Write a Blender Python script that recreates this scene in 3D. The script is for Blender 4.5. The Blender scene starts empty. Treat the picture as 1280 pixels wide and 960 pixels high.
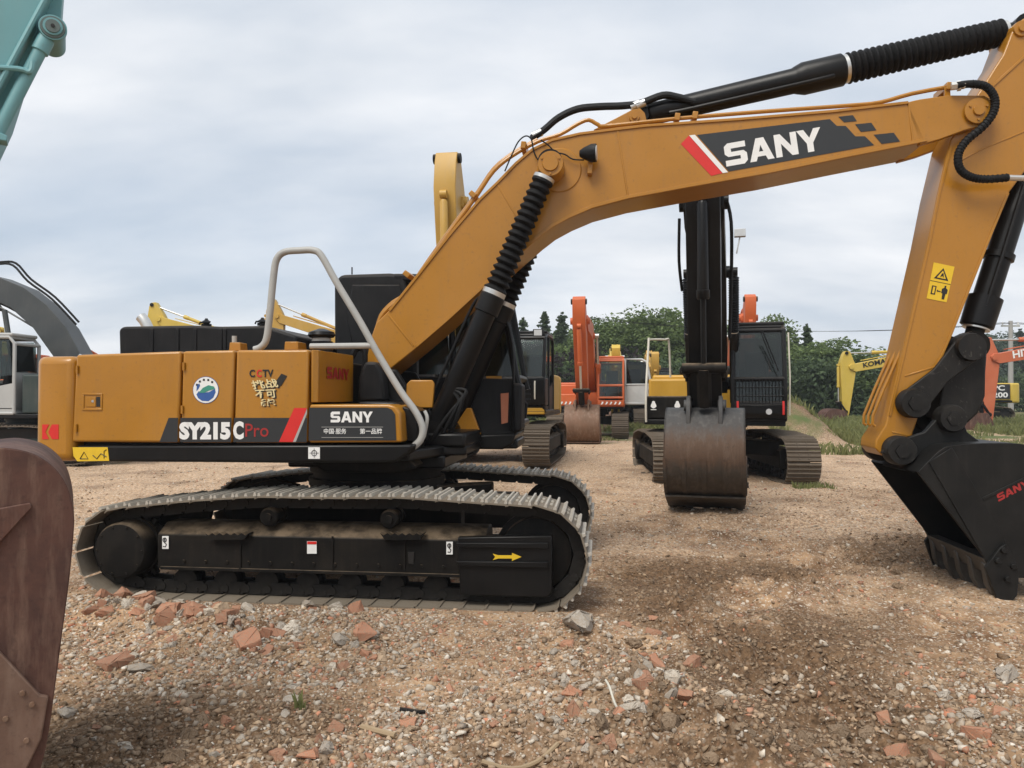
import bpy, bmesh, math, random
import numpy as np
from mathutils import Vector, Matrix

random.seed(7)
R = math.radians
scene = bpy.context.scene
COL = scene.collection

# ------------------------------------------------------------------ camera
CAM_H = 1.75
FPX = 960.0                      # focal length in photograph pixels (1280 wide)
PITCH = math.atan(17 / FPX)      # horizon 17 px under the picture centre
cam_d = bpy.data.cameras.new('camera')
cam_d.sensor_width = 36.0
cam_d.lens = 36.0 * FPX / 1280.0
cam_d.clip_start = 0.05
cam_d.clip_end = 4000
cam = bpy.data.objects.new('camera', cam_d)
cam.location = (0, 0, CAM_H)
cam.rotation_euler = (R(90) + PITCH, 0, 0)
COL.objects.link(cam)
scene.camera = cam

# ------------------------------------------------------------------ sky and sun
SUN_DIR = Vector((-0.30, -0.48, 0.82)).normalized()     # towards the sun
world = bpy.data.worlds.new('World')
scene.world = world
world.use_nodes = True
wt = world.node_tree
wt.nodes.clear()
def wn(t, **kw):
    n = wt.nodes.new(t)
    for k, v in kw.items():
        setattr(n, k, v)
    return n
w_out = wn('ShaderNodeOutputWorld')
w_bg = wn('ShaderNodeBackground')
w_bg.inputs['Strength'].default_value = 0.10
w_sky = wn('ShaderNodeTexSky', sky_type='NISHITA', sun_disc=False)
w_sky.sun_elevation = math.asin(SUN_DIR.z)
w_sky.sun_rotation = math.atan2(SUN_DIR.x, SUN_DIR.y)
w_sky.air_density = 1.0
w_sky.dust_density = 2.0
w_tc = wn('ShaderNodeTexCoord')
w_sep = wn('ShaderNodeSeparateXYZ')
wt.links.new(w_tc.outputs['Generated'], w_sep.inputs[0])
w_z = wn('ShaderNodeMath', operation='MAXIMUM'); w_z.inputs[1].default_value = 0.0
wt.links.new(w_sep.outputs['Z'], w_z.inputs[0])
w_za = wn('ShaderNodeMath', operation='ADD'); w_za.inputs[1].default_value = 0.34
wt.links.new(w_z.outputs[0], w_za.inputs[0])
w_dx = wn('ShaderNodeMath', operation='DIVIDE'); w_dy = wn('ShaderNodeMath', operation='DIVIDE')
wt.links.new(w_sep.outputs['X'], w_dx.inputs[0]); wt.links.new(w_za.outputs[0], w_dx.inputs[1])
wt.links.new(w_sep.outputs['Y'], w_dy.inputs[0]); wt.links.new(w_za.outputs[0], w_dy.inputs[1])
w_cmb = wn('ShaderNodeCombineXYZ')
wt.links.new(w_dx.outputs[0], w_cmb.inputs[0]); wt.links.new(w_dy.outputs[0], w_cmb.inputs[1])
w_n1 = wn('ShaderNodeTexNoise'); w_n1.inputs['Scale'].default_value = 0.85
w_n1.inputs['Detail'].default_value = 7; w_n1.inputs['Roughness'].default_value = 0.52
w_n1.inputs['Distortion'].default_value = 0.5
w_mp = wn('ShaderNodeMapping'); w_mp.inputs['Scale'].default_value = (0.75, 1.5, 1.0)
w_mp.inputs['Location'].default_value = (1.3, 4.2, 0.0)
w_mp.inputs['Rotation'].default_value = (0, 0, R(22))
wt.links.new(w_cmb.outputs[0], w_mp.inputs['Vector'])
wt.links.new(w_mp.outputs[0], w_n1.inputs['Vector'])
w_r1 = wn('ShaderNodeValToRGB')                     # cloud cover
w_r1.color_ramp.elements[0].position = 0.30; w_r1.color_ramp.elements[0].color = (0.55, 0.55, 0.55, 1)
w_r1.color_ramp.elements[1].position = 0.56; w_r1.color_ramp.elements[1].color = (0.96, 0.96, 0.96, 1)
wt.links.new(w_n1.outputs['Fac'], w_r1.inputs[0])
w_n2 = wn('ShaderNodeTexNoise'); w_n2.inputs['Scale'].default_value = 1.9
w_n2.inputs['Detail'].default_value = 6; w_n2.inputs['Roughness'].default_value = 0.5
wt.links.new(w_mp.outputs[0], w_n2.inputs['Vector'])
w_r2 = wn('ShaderNodeValToRGB')                     # cloud brightness
w_r2.color_ramp.elements[0].position = 0.30; w_r2.color_ramp.elements[0].color = (6.0, 6.65, 7.5, 1)
w_r2.color_ramp.elements[1].position = 0.68; w_r2.color_ramp.elements[1].color = (9.8, 9.9, 10.1, 1)
wt.links.new(w_n2.outputs['Fac'], w_r2.inputs[0])
w_mix = wn('ShaderNodeMix', data_type='RGBA')
w_sk2 = wn('ShaderNodeMix', data_type='RGBA', blend_type='MIX')      # thin veil over the clear sky
w_sk2.inputs[0].default_value = 0.55
w_sk2.inputs[7].default_value = (4.6, 6.2, 8.2, 1)
wt.links.new(w_sky.outputs[0], w_sk2.inputs[6])
wt.links.new(w_r1.outputs[0], w_mix.inputs[0])
wt.links.new(w_sk2.outputs[2], w_mix.inputs[6])
wt.links.new(w_r2.outputs[0], w_mix.inputs[7])
wt.links.new(w_mix.outputs[2], w_bg.inputs['Color'])
wt.links.new(w_bg.outputs[0], w_out.inputs['Surface'])

sun_d = bpy.data.lights.new('sun', 'SUN')
sun_d.energy = 3.0
sun_d.angle = R(30)
sun_d.color = (1.0, 0.95, 0.87)
sun = bpy.data.objects.new('sun', sun_d)
sun.rotation_euler = SUN_DIR.to_track_quat('Z', 'Y').to_euler()
sun.location = (-20, -20, 40)
COL.objects.link(sun)

scene.render.engine = 'CYCLES'
scene.view_settings.view_transform = 'Standard'
scene.view_settings.look = 'None'
scene.view_settings.exposure = 0.06
scene.view_settings.gamma = 1.0
scene.cycles.use_denoising = True
scene.cycles.max_bounces = 6
scene.cycles.transparent_max_bounces = 12
scene.cycles.caustics_reflective = False
scene.cycles.caustics_refractive = False

# ------------------------------------------------------------------ materials
MATS = {}
def nodes_of(name):
    m = bpy.data.materials.new(name); m.use_nodes = True
    nt = m.node_tree
    b = nt.nodes['Principled BSDF']
    return m, nt, b
def N(nt, t, **kw):
    n = nt.nodes.new(t)
    for k, v in kw.items():
        setattr(n, k, v)
    return n
def ramp(nt, src, p0, c0, p1, c1):
    r = N(nt, 'ShaderNodeValToRGB')
    r.color_ramp.elements[0].position = p0; r.color_ramp.elements[1].position = p1
    r.color_ramp.elements[0].color = c0 if len(c0) == 4 else (*c0, 1)
    r.color_ramp.elements[1].color = c1 if len(c1) == 4 else (*c1, 1)
    nt.links.new(src, r.inputs[0])
    return r.outputs[0]
def noise(nt, vec, scale, detail=4, rough=0.55, dist=0.0):
    n = N(nt, 'ShaderNodeTexNoise')
    n.inputs['Scale'].default_value = scale; n.inputs['Detail'].default_value = detail
    n.inputs['Roughness'].default_value = rough; n.inputs['Distortion'].default_value = dist
    nt.links.new(vec, n.inputs['Vector'])
    return n.outputs['Fac']
def mixc(nt, fac, a, b):
    m = N(nt, 'ShaderNodeMix', data_type='RGBA')
    if isinstance(fac, (int, float)): m.inputs[0].default_value = fac
    else: nt.links.new(fac, m.inputs[0])
    for i, v in ((6, a), (7, b)):
        if isinstance(v, tuple): m.inputs[i].default_value = (*v[:3], 1)
        else: nt.links.new(v, m.inputs[i])
    return m.outputs[2]
def mul(nt, a, b):
    m = N(nt, 'ShaderNodeMath', operation='MULTIPLY')
    for i, v in ((0, a), (1, b)):
        if isinstance(v, (int, float)): m.inputs[i].default_value = v
        else: nt.links.new(v, m.inputs[i])
    return m.outputs[0]
def bump(nt, b, h, strength=0.2, dist=0.01):
    n = N(nt, 'ShaderNodeBump')
    n.inputs['Strength'].default_value = strength; n.inputs['Distance'].default_value = dist
    nt.links.new(h, n.inputs['Height']); nt.links.new(n.outputs[0], b.inputs['Normal'])

def paint(name, rgb, rough=0.42, dirt=0.25, dust=(0.22, 0.17, 0.12), scale=2.2, metal=0.0, chips=None, bmp=0.05, spec=0.5, coat=0.0, settle=0.0):
    """worn machine paint: faded patches, dust film, fine specks and streaks"""
    if name in MATS: return MATS[name]
    m, nt, b = nodes_of(name)
    tc = N(nt, 'ShaderNodeTexCoord'); v = tc.outputs['Object']
    big = noise(nt, v, scale, 5, 0.6, 0.3)
    fine = noise(nt, v, scale * 22, 3, 0.6)
    st = N(nt, 'ShaderNodeMapping'); st.inputs['Scale'].default_value = (9, 9, 0.8)
    nt.links.new(v, st.inputs['Vector'])
    streak = noise(nt, st.outputs[0], 2.0, 4, 0.6)
    dark = tuple(c * 0.80 for c in rgb)
    base = mixc(nt, ramp(nt, big, 0.35, (0, 0, 0), 0.70, (1, 1, 1)), dark, rgb)
    f1 = mul(nt, ramp(nt, big, 0.42, (0, 0, 0), 0.78, (1, 1, 1)), dirt)
    c = mixc(nt, f1, base, dust)
    f2 = mul(nt, ramp(nt, streak, 0.52, (0, 0, 0), 0.80, (1, 1, 1)), dirt * 0.8)
    c = mixc(nt, f2, c, dust)
    f3 = mul(nt, ramp(nt, fine, 0.60, (0, 0, 0), 0.72, (1, 1, 1)), min(1, dirt * 0.9))
    c = mixc(nt, f3, c, tuple(x * 0.7 for x in dust))
    if chips:
        ch = noise(nt, v, scale * 5, 6, 0.7, 0.6)
        c = mixc(nt, ramp(nt, ch, 0.60, (0, 0, 0), 0.66, (1, 1, 1)), c, chips)
    if settle:      # dust and dried mud lying on upward faces
        ge = N(nt, 'ShaderNodeNewGeometry'); sz = N(nt, 'ShaderNodeSeparateXYZ'); nt.links.new(ge.outputs['Normal'], sz.inputs[0])
        mn = noise(nt, v, 7.0, 5, .65)
        c = mixc(nt, mul(nt, mul(nt, ramp(nt, sz.outputs['Z'], .35, (0, 0, 0), .9, (1, 1, 1)), ramp(nt, mn, .34, (.15, .15, .15), .62, (1, 1, 1))), settle), c, (.19, .14, .092))
    if coat: b.inputs['Coat Weight'].default_value = coat; b.inputs['Coat Roughness'].default_value = .13
    nt.links.new(c, b.inputs['Base Color'])
    rr = N(nt, 'ShaderNodeMapRange')
    rr.inputs['To Min'].default_value = max(0.05, rough - 0.10); rr.inputs['To Max'].default_value = min(1, rough + 0.22)
    nt.links.new(big, rr.inputs['Value']); nt.links.new(rr.outputs[0], b.inputs['Roughness'])
    b.inputs['Metallic'].default_value = metal; b.inputs['Specular IOR Level'].default_value = spec
    bump(nt, b, fine, bmp, 0.004)
    MATS[name] = m
    return m

def flat(name, rgb, rough=0.5, metal=0.0):
    if name in MATS: return MATS[name]
    m, nt, b = nodes_of(name)
    tc = N(nt, 'ShaderNodeTexCoord')
    n = noise(nt, tc.outputs['Object'], 14, 4, 0.6)
    c = mixc(nt, n, tuple(x * 0.86 for x in rgb), tuple(min(1, x * 1.08) for x in rgb))
    nt.links.new(c, b.inputs['Base Color'])
    b.inputs['Roughness'].default_value = rough; b.inputs['Metallic'].default_value = metal
    MATS[name] = m
    return m

def glass(name, tint=(0.55, 0.62, 0.62), clear=0.7):
    if name in MATS: return MATS[name]
    m = bpy.data.materials.new(name); m.use_nodes = True
    nt = m.node_tree; nt.nodes.clear()
    out = N(nt, 'ShaderNodeOutputMaterial')
    tr = N(nt, 'ShaderNodeBsdfTransparent'); tr.inputs[0].default_value = (*tint, 1)
    gl = N(nt, 'ShaderNodeBsdfGlossy'); gl.inputs['Roughness'].default_value = 0.06
    gl.inputs['Color'].default_value = (0.85, 0.9, 0.9, 1)
    df = N(nt, 'ShaderNodeBsdfDiffuse'); df.inputs['Color'].default_value = (0.05, 0.056, 0.054, 1)
    tc = N(nt, 'ShaderNodeTexCoord')
    nz = noise(nt, tc.outputs['Object'], 3.0, 5, 0.6)
    mx0 = N(nt, 'ShaderNodeMixShader')
    nt.links.new(mul(nt, nz, 2 * (1 - clear) * 0.5), mx0.inputs[0])
    nt.links.new(tr.outputs[0], mx0.inputs[1]); nt.links.new(df.outputs[0], mx0.inputs[2])
    fr = N(nt, 'ShaderNodeFresnel'); fr.inputs[0].default_value = 1.5
    mx = N(nt, 'ShaderNodeMixShader')
    nt.links.new(fr.outputs[0], mx.inputs[0])
    nt.links.new(mx0.outputs[0], mx.inputs[1]); nt.links.new(gl.outputs[0], mx.inputs[2])
    nt.links.new(mx.outputs[0], out.inputs['Surface'])
    MATS[name] = m
    return m

ORANGE = (0.45, 0.195, 0.011)
P_MAIN = paint('ochre_paint', ORANGE, 0.34, 0.34, (0.235, 0.125, 0.045), 1.3, spec=.4, coat=.35)
P_BLACK = paint('black_paint', (0.006, 0.006, 0.0065), 0.30, 0.07, (0.07, 0.06, 0.045), 1.6, spec=.24)
P_BLACKD = paint('black_dusty', (0.008, 0.0075, 0.007), 0.55, 0.22, (0.065, 0.050, 0.036), 2.4, spec=.14, settle=.85)
P_PLAST = paint('black_plastic', (0.010, 0.0105, 0.012), 0.50, 0.14, (0.07, 0.065, 0.06), 3.0, spec=.2, settle=.25)
P_RUBBER = paint('black_rubber', (0.007, 0.007, 0.0075), 0.55, 0.10, (0.05, 0.045, 0.04), 4.0, spec=.2)
P_SHOE = paint('shoe_steel', (0.23, 0.195, 0.15), 0.65, 0.70, (0.12, 0.088, 0.058), 5.0, 0.1, bmp=0.3)
P_GROUS = paint('worn_sunlit_grouser', (0.52, 0.485, 0.42), 0.5, 0.45, (0.24, 0.185, 0.13), 6.0, 0.15, bmp=0.2)  # polished wear; sunlight on the grouser edges is put into this pale colour
P_SHOED = paint('shoe_muddy', (0.17, 0.135, 0.10), 0.75, 0.7, (0.10, 0.075, 0.05), 4.0, 0.1, bmp=0.3)
P_LINK = paint('chain_steel', (0.016, 0.0145, 0.013), 0.6, 0.4, (0.05, 0.04, 0.03), 5.0, 0.1, bmp=0.2, spec=.3)
P_STEEL = flat('bright_steel', (0.62, 0.62, 0.60), 0.32, 0.75)
P_RAIL = paint('rail_wrap', (0.42, 0.42, 0.40), 0.45, 0.25, (0.25, 0.23, 0.2), 7.0)
P_WHITE = flat('white_print', (0.78, 0.78, 0.76), 0.5)
P_RED = flat('red_print', (0.62, 0.022, 0.018), 0.45)
P_DKRED = flat('dark_red_print', (0.33, 0.02, 0.018), 0.5)
P_CHAR = flat('charcoal_print', (0.022, 0.024, 0.026), 0.42)
P_YEL = flat('yellow_print', (0.72, 0.47, 0.02), 0.5)
P_INK = flat('black_print', (0.012, 0.011, 0.010), 0.5)
P_GOLD = flat('gold_print', (0.72, 0.60, 0.32), 0.4)
P_BLUE = flat('blue_print', (0.03, 0.10, 0.32), 0.45)
P_GREEN = flat('green_print', (0.05, 0.26, 0.19), 0.45)
P_LENS = flat('lamp_lens', (0.55, 0.57, 0.58), 0.12)
P_SEAT = flat('seat_cloth', (0.02, 0.02, 0.022), 0.9)
G_CAB = glass('cab_glass', (0.62, 0.68, 0.66), 0.72)
G_DARK = glass('tinted_glass', (0.16, 0.18, 0.18), 0.8)

# ------------------------------------------------------------------ mesh helpers
class MB:
    def __init__(s): s.v = []; s.f = []
    def add(s, vs, fs):
        o = len(s.v); s.v += [tuple(p) for p in vs]; s.f += [tuple(i + o for i in f) for f in fs]; return s
    def box(s, c, d, M=None):
        x, y, z = (k / 2 for k in d)
        vs = [Vector((sx * x, sy * y, sz * z)) for sz in (-1, 1) for sy in (-1, 1) for sx in (-1, 1)]
        if M is not None: vs = [M @ p for p in vs]
        vs = [p + Vector(c) for p in vs]
        return s.add(vs, [(0, 2, 3, 1), (4, 5, 7, 6), (0, 1, 5, 4), (2, 6, 7, 3), (0, 4, 6, 2), (1, 3, 7, 5)])
    def bb(s, x0, x1, y0, y1, z0, z1):
        return s.box(((x0 + x1) / 2, (y0 + y1) / 2, (z0 + z1) / 2), (abs(x1 - x0), abs(y1 - y0), abs(z1 - z0)))
    def prism(s, poly, y0, y1, poly1=None):
        """(x,z) polygon extruded from y0 to y1; poly1 = other outline at y1"""
        poly1 = poly1 or poly; n = len(poly)
        vs = [(p[0], y0, p[1]) for p in poly] + [(p[0], y1, p[1]) for p in poly1]
        fs = [tuple(range(n)), tuple(range(2 * n - 1, n - 1, -1))]
        for i in range(n):
            j = (i + 1) % n; fs.append((j, i, n + i, n + j))
        return s.add(vs, fs)
    def plan(s, poly, z0, z1):
        n = len(poly)
        vs = [(p[0], p[1], z0) for p in poly] + [(p[0], p[1], z1) for p in poly]
        fs = [tuple(range(n - 1, -1, -1)), tuple(range(n, 2 * n))]
        for i in range(n):
            j = (i + 1) % n; fs.append((i, j, n + j, n + i))
        return s.add(vs, fs)
    def lathe(s, p0, p1, prof, seg=20, cap=True):
        """prof: list of (t along p0->p1 in 0..1, radius)"""
        p0 = Vector(p0); p1 = Vector(p1); d = p1 - p0
        q = d.to_track_quat('Z', 'Y'); vs = []; fs = []
        for t, r in prof:
            c = p0 + d * t
            for k in range(seg):
                a = 2 * math.pi * k / seg
                vs.append(c + q @ Vector((r * math.cos(a), r * math.sin(a), 0)))
        for i in range(len(prof) - 1):
            for k in range(seg):
                k2 = (k + 1) % seg
                fs.append((i * seg + k, i * seg + k2, (i + 1) * seg + k2, (i + 1) * seg + k))
        if cap:
            fs.append(tuple(range(seg - 1, -1, -1)))
            o = (len(prof) - 1) * seg; fs.append(tuple(range(o, o + seg)))
        return s.add(vs, fs)
    def cyl(s, p0, p1, r, seg=18, r1=None, ch=0.0):
        r1 = r if r1 is None else r1
        if ch:
            L = (Vector(p1) - Vector(p0)).length; t = ch / L
            return s.lathe(p0, p1, [(0, r - ch), (t, r), (1 - t, r1), (1, r1 - ch)], seg)
        return s.lathe(p0, p1, [(0, r), (1, r1)], seg)
    def tube(s, pts, r, seg=8, smooth=0, cap=True):
        pts = [Vector(p) for p in pts]
        if smooth: pts = catmull(pts, smooth)
        n = len(pts); vs = []; fs = []
        t0 = (pts[1] - pts[0]).normalized()
        ref = Vector((0, 0, 1)) if abs(t0.z) < 0.9 else Vector((0, 1, 0))
        u = t0.cross(ref).normalized()
        for i, p in enumerate(pts):
            a = pts[max(0, i - 1)]; b = pts[min(n - 1, i + 1)]
            t = (b - a).normalized()
            u = (u - t * u.dot(t)).normalized(); w = t.cross(u)
            for k in range(seg):
                an = 2 * math.pi * k / seg
                vs.append(p + (u * math.cos(an) + w * math.sin(an)) * r)
        for i in range(n - 1):
            for k in range(seg):
                k2 = (k + 1) % seg
                fs.append((i * seg + k, (i + 1) * seg + k, (i + 1) * seg + k2, i * seg + k2))
        if cap:
            fs.append(tuple(range(seg))); fs.append(tuple(range(n * seg - 1, (n - 1) * seg - 1, -1)))
        return s.add(vs, fs)
    def mesh(s, name, mat):
        me = bpy.data.meshes.new(name)
        me.from_pydata(s.v, [], s.f)
        bm = bmesh.new(); bm.from_mesh(me)
        bmesh.ops.recalc_face_normals(bm, faces=bm.faces)
        bm.to_mesh(me); bm.free()
        me.shade_smooth(); me.set_sharp_from_angle(angle=R(35))
        if mat: me.materials.append(mat)
        return me
    def build(s, name, mat, parent=None, bevel=0.0, seg=2):
        o = bpy.data.objects.new(name, s.mesh(name, mat))
        COL.objects.link(o); o.parent = parent
        if bevel:
            b = o.modifiers.new('bevel', 'BEVEL'); b.width = bevel; b.segments = seg
            b.limit_method = 'ANGLE'; b.angle_limit = R(32); b.harden_normals = False
        return o

def catmull(pts, k=6, closed=False):
    out = []; n = len(pts)
    for i in range(n if closed else n - 1):
        if closed: p0, p1, p2, p3 = (pts[(i + d) % n] for d in (-1, 0, 1, 2))
        else: p0, p1, p2, p3 = pts[max(0, i - 1)], pts[i], pts[i + 1], pts[min(n - 1, i + 2)]
        for j in range(k):
            t = j / k
            out.append(0.5 * ((2 * p1) + (-p0 + p2) * t + (2 * p0 - 5 * p1 + 4 * p2 - p3) * t * t + (-p0 + 3 * p1 - 3 * p2 + p3) * t ** 3))
    if not closed: out.append(pts[-1])
    return out
def arc(cx, cz, r, a0, a1, n=8):
    return [(cx + r * math.cos(R(a0 + (a1 - a0) * i / n)), cz + r * math.sin(R(a0 + (a1 - a0) * i / n))) for i in range(n + 1)]
def smooth2(pts, k=4):
    return [(p.x, p.y) for p in catmull([Vector((x, z, 0)) for x, z in pts], k)]
def inst(name, me, parent, M=None):
    o = bpy.data.objects.new(name, me); COL.objects.link(o); o.parent = parent
    if M is not None: o.matrix_local = M
    return o
def root(name, label, cat, loc=(0, 0, 0), rz=0.0, group=None):
    o = bpy.data.objects.new(name, None); COL.objects.link(o)
    o.location = loc; o.rotation_euler = (0, 0, rz); o.empty_display_size = 0.3
    o['label'] = label; o['category'] = cat
    if group: o['group'] = group
    return o
def tag(o, label, cat, group=None):
    o['label'] = label; o['category'] = cat
    if group: o['group'] = group
    return o

_fc = None
def text_mesh(body, bold=0.0, depth=0.0):
    cu = bpy.data.curves.new('lettering', 'FONT'); cu.body = body; cu.size = 1.0
    cu.offset = bold; cu.extrude = depth; cu.resolution_u = 3
    ob = bpy.data.objects.new('lettering', cu); COL.objects.link(ob)
    dg = bpy.context.evaluated_depsgraph_get(); dg.update()
    ev = ob.evaluated_get(dg); me = ev.to_mesh()
    vs = [tuple(v.co) for v in me.vertices]; fs = [tuple(p.vertices) for p in me.polygons]
    ev.to_mesh_clear(); bpy.data.objects.remove(ob); bpy.data.curves.remove(cu)
    return vs, fs
def lettering(body, ll, lr, ul, normal, mat, parent, bold=0.03, name='lettering', thick=0.0015):
    """flat print: the text's bounds fill the parallelogram ll-lr-ul, standing thick off the surface"""
    vs, fs = text_mesh(body, bold)
    if not vs: return None
    a = np.array(vs); mn = a.min(0); mx = a.max(0)
    ll, lr, ul, nn = Vector(ll), Vector(lr), Vector(ul), Vector(normal).normalized()
    mb = MB()
    mb.add([ll + (lr - ll) * ((p[0] - mn[0]) / max(1e-6, mx[0] - mn[0])) + (ul - ll) * ((p[1] - mn[1]) / max(1e-6, mx[1] - mn[1])) + nn * thick for p in vs], fs)
    me = bpy.data.meshes.new(name); me.from_pydata(mb.v, [], mb.f); me.materials.append(mat)
    o = bpy.data.objects.new(name, me); COL.objects.link(o); o.parent = parent
    return o
# ------------------------------------------------------------------ ground
def _hash(ix, iy, s):
    h = (ix.astype(np.int64) * 374761393 + iy.astype(np.int64) * 668265263 + s * 974634) & 0xffffffff
    h = ((h ^ (h >> 13)) * 1274126177) & 0xffffffff
    return ((h ^ (h >> 16)) & 0xffff) / 65535.0
def vnoise(x, y, s=0):
    x = np.asarray(x, float); y = np.asarray(y, float)
    ix = np.floor(x); iy = np.floor(y); fx = x - ix; fy = y - iy
    fx = fx * fx * (3 - 2 * fx); fy = fy * fy * (3 - 2 * fy)
    ix = ix.astype(np.int64); iy = iy.astype(np.int64)
    a = _hash(ix, iy, s); b = _hash(ix + 1, iy, s); c = _hash(ix, iy + 1, s); d = _hash(ix + 1, iy + 1, s)
    return (a + (b - a) * fx) * (1 - fy) + (c + (d - c) * fx) * fy
def fbm(x, y, o=4, s=0):
    t = 0; a = 0.5; n = 0
    for i in range(o):
        t = t + a * (vnoise(x * 2 ** i, y * 2 ** i, s + i * 17) - 0.5); n += a; a *= 0.5
    return t / n * 2
def sstep(a, b, x):
    t = np.clip((x - a) / (b - a), 0, 1); return t * t * (3 - 2 * t)
def seg_dist(x, y, ax, ay, bx, by):
    dx, dy = bx - ax, by - ay
    t = np.clip(((x - ax) * dx + (y - ay) * dy) / (dx * dx + dy * dy), 0, 1)
    return np.hypot(x - ax - t * dx, y - ay - t * dy)

MC = Vector((-1.367, 7.843, 0.0))      # main excavator's swing centre
MYAW = R(-6.5)
def gh(x, y):
    """height of the ground"""
    x = np.asarray(x, float); y = np.asarray(y, float)
    z = 0.16 * sstep(8.6, 12.5, y + 0.25 * np.minimum(x, 6)) + 0.0055 * np.clip(y - 14, 0, 40)
    # footprint of the main machine: pressed flat
    c, s = math.cos(MYAW), math.sin(MYAW)
    lx = (x - MC.x) * c + (y - MC.y) * s; ly = -(x - MC.x) * s + (y - MC.y) * c
    foot = sstep(0.9, 0.25, np.maximum(np.abs(lx) - 2.0, np.abs(np.abs(ly) - 1.19) - 0.32))
    rough = 1.0 - 0.9 * foot
    far = sstep(45, 20, y)
    z = z + rough * far * (0.045 * fbm(x * 0.55, y * 0.55, 3, 3) + 0.038 * fbm(x * 1.7, y * 2.1, 3, 9))
    fine = sstep(38, 9, np.hypot(x, y))
    # clods: churned soil right of the tracks
    cl = sstep(2.2, 0.3, seg_dist(x, y, 1.1, 3.0, 2.2, 7.2)) + sstep(1.4, 0.2, seg_dist(x, y, 2.0, 7.6, 6.5, 9.5))
    cl = np.clip(cl, 0, 1) * sstep(-0.15, 0.25, fbm(x * 1.1, y * 1.1, 2, 77))
    k = (0.032 + 0.105 * cl) * rough * fine
    z = z + k * fbm(x * 5.0, y * 5.0, 4, 21) + 0.55 * k * np.abs(fbm(x * 11, y * 11, 3, 31))
    # ruts left by crawlers
    for rx0, ry0, rx1, ry1 in ((1.3, 7.7, 7.5, 8.6), (1.2, 9.6, 8.0, 11.0), (-.2, 3.2, 3.4, 6.9)):
        dr_ = seg_dist(x, y, rx0, ry0, rx1, ry1); z = z + (.030 * np.exp(-((dr_ - .42) / .13) ** 2) - .035 * np.exp(-(dr_ / .25) ** 2)) * (.6 + .8 * vnoise(x * 1.5, y * 1.5, 45)) * rough
    # low rubble ridges
    d1 = seg_dist(x, y, -3.4, 6.15, -1.2, 5.55)
    z = z + 0.13 * np.exp(-(d1 / 0.30) ** 2) * (0.8 + 0.6 * fbm(x * 3, y * 3, 2, 5))
    d2 = seg_dist(x, y, 0.35, 5.6, 1.15, 3.9)
    z = z + 0.12 * np.exp(-(d2 / 0.32) ** 2) * (0.8 + 0.8 * fbm(x * 3, y * 3, 2, 8))
    # spoil heap far behind
    m = np.hypot(x - 8.7, (y - 25.5) * 0.9)
    z = z + 1.6 * sstep(2.5, 0.2, m) * (1 + 0.25 * fbm(x * 1.2, y * 1.2, 3, 13))
    # ground swells up a little in the grass at the back right
    z = z + 0.12 * sstep(18, 34, y) * sstep(8, 14, x)
    # never rises through the main machine
    return z + 0.034 * foot
def churn(x, y):
    """how far the soil is freshly turned and moist, 0..1"""
    c = 1.1 * sstep(1.7, .3, seg_dist(x, y, 1.15, 2.6, 2.0, 6.8)) + .9 * sstep(1.3, .2, seg_dist(x, y, 1.6, 7.6, 6.5, 9.2)) + .6 * sstep(1.0, .2, seg_dist(x, y, -2.4, 3.6, -1.2, 3.9)) + .5 * sstep(1.2, .2, seg_dist(x, y, 3.0, 11.0, 8.0, 13.0))
    n = fbm(x * .9, y * .9, 4, 61)
    return np.clip(c * sstep(-.45, .25, n + .25 * fbm(x * 4, y * 4, 3, 63)) + .55 * sstep(.12, .5, fbm(x * .45, y * .8, 4, 65)) * sstep(14, 8, y) + .8 * sstep(2.9, 1.2, np.hypot(x - 8.7, y - 25.5)), 0, 1)
def G(x, y): return float(gh(np.array([x]), np.array([y]))[0])

def ground_sheet():
    ang = np.concatenate([np.linspace(-180, -62, 22)[:-1], np.linspace(-62, 62, 470), np.linspace(62, 180, 22)[1:-1]])
    rad = [0.25]
    while rad[-1] < 1.4: rad.append(rad[-1] * 1.25)
    while rad[-1] < 13: rad.append(rad[-1] * 1.0075)
    while rad[-1] < 45: rad.append(rad[-1] * 1.015)
    while rad[-1] < 1800: rad.append(rad[-1] * 1.12)
    rad = np.array(rad); na, nr = len(ang), len(rad)
    A, Q = np.meshgrid(np.radians(ang), rad)
    X = Q * np.sin(A); Y = Q * np.cos(A); Z = gh(X, Y)
    co = np.stack([X, Y, Z], -1).reshape(-1, 3)
    co = np.vstack([co, [[0, 0, float(gh(0.0, 0.0))]]])
    i = np.arange(nr - 1)[:, None] * na; j = np.arange(na)[None, :]; j2 = (j + 1) % na
    q = np.stack([i + j, i + na + j, i + na + j2, i + j2], -1).reshape(-1, 4)
    c = len(co) - 1
    jj = np.arange(na); t = np.stack([np.full(na, c), jj, (jj + 1) % na], -1)
    me = bpy.data.meshes.new('ground')
    me.from_pydata(co.tolist(), [], q.tolist() + t.tolist())
    bm = bmesh.new(); bm.from_mesh(me); bmesh.ops.recalc_face_normals(bm, faces=bm.faces)
    bm.faces.ensure_lookup_table()
    if sum(f.normal.z for f in bm.faces) < 0: bmesh.ops.reverse_faces(bm, faces=bm.faces)
    bm.to_mesh(me); bm.free()
    at = me.attributes.new('churn', 'FLOAT', 'POINT'); at.data.foreach_set('value', churn(co[:, 0], co[:, 1]).astype(np.float32))
    me.shade_smooth()
    o = bpy.data.objects.new('ground', me); COL.objects.link(o); o['kind'] = 'structure'
    return o

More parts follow.
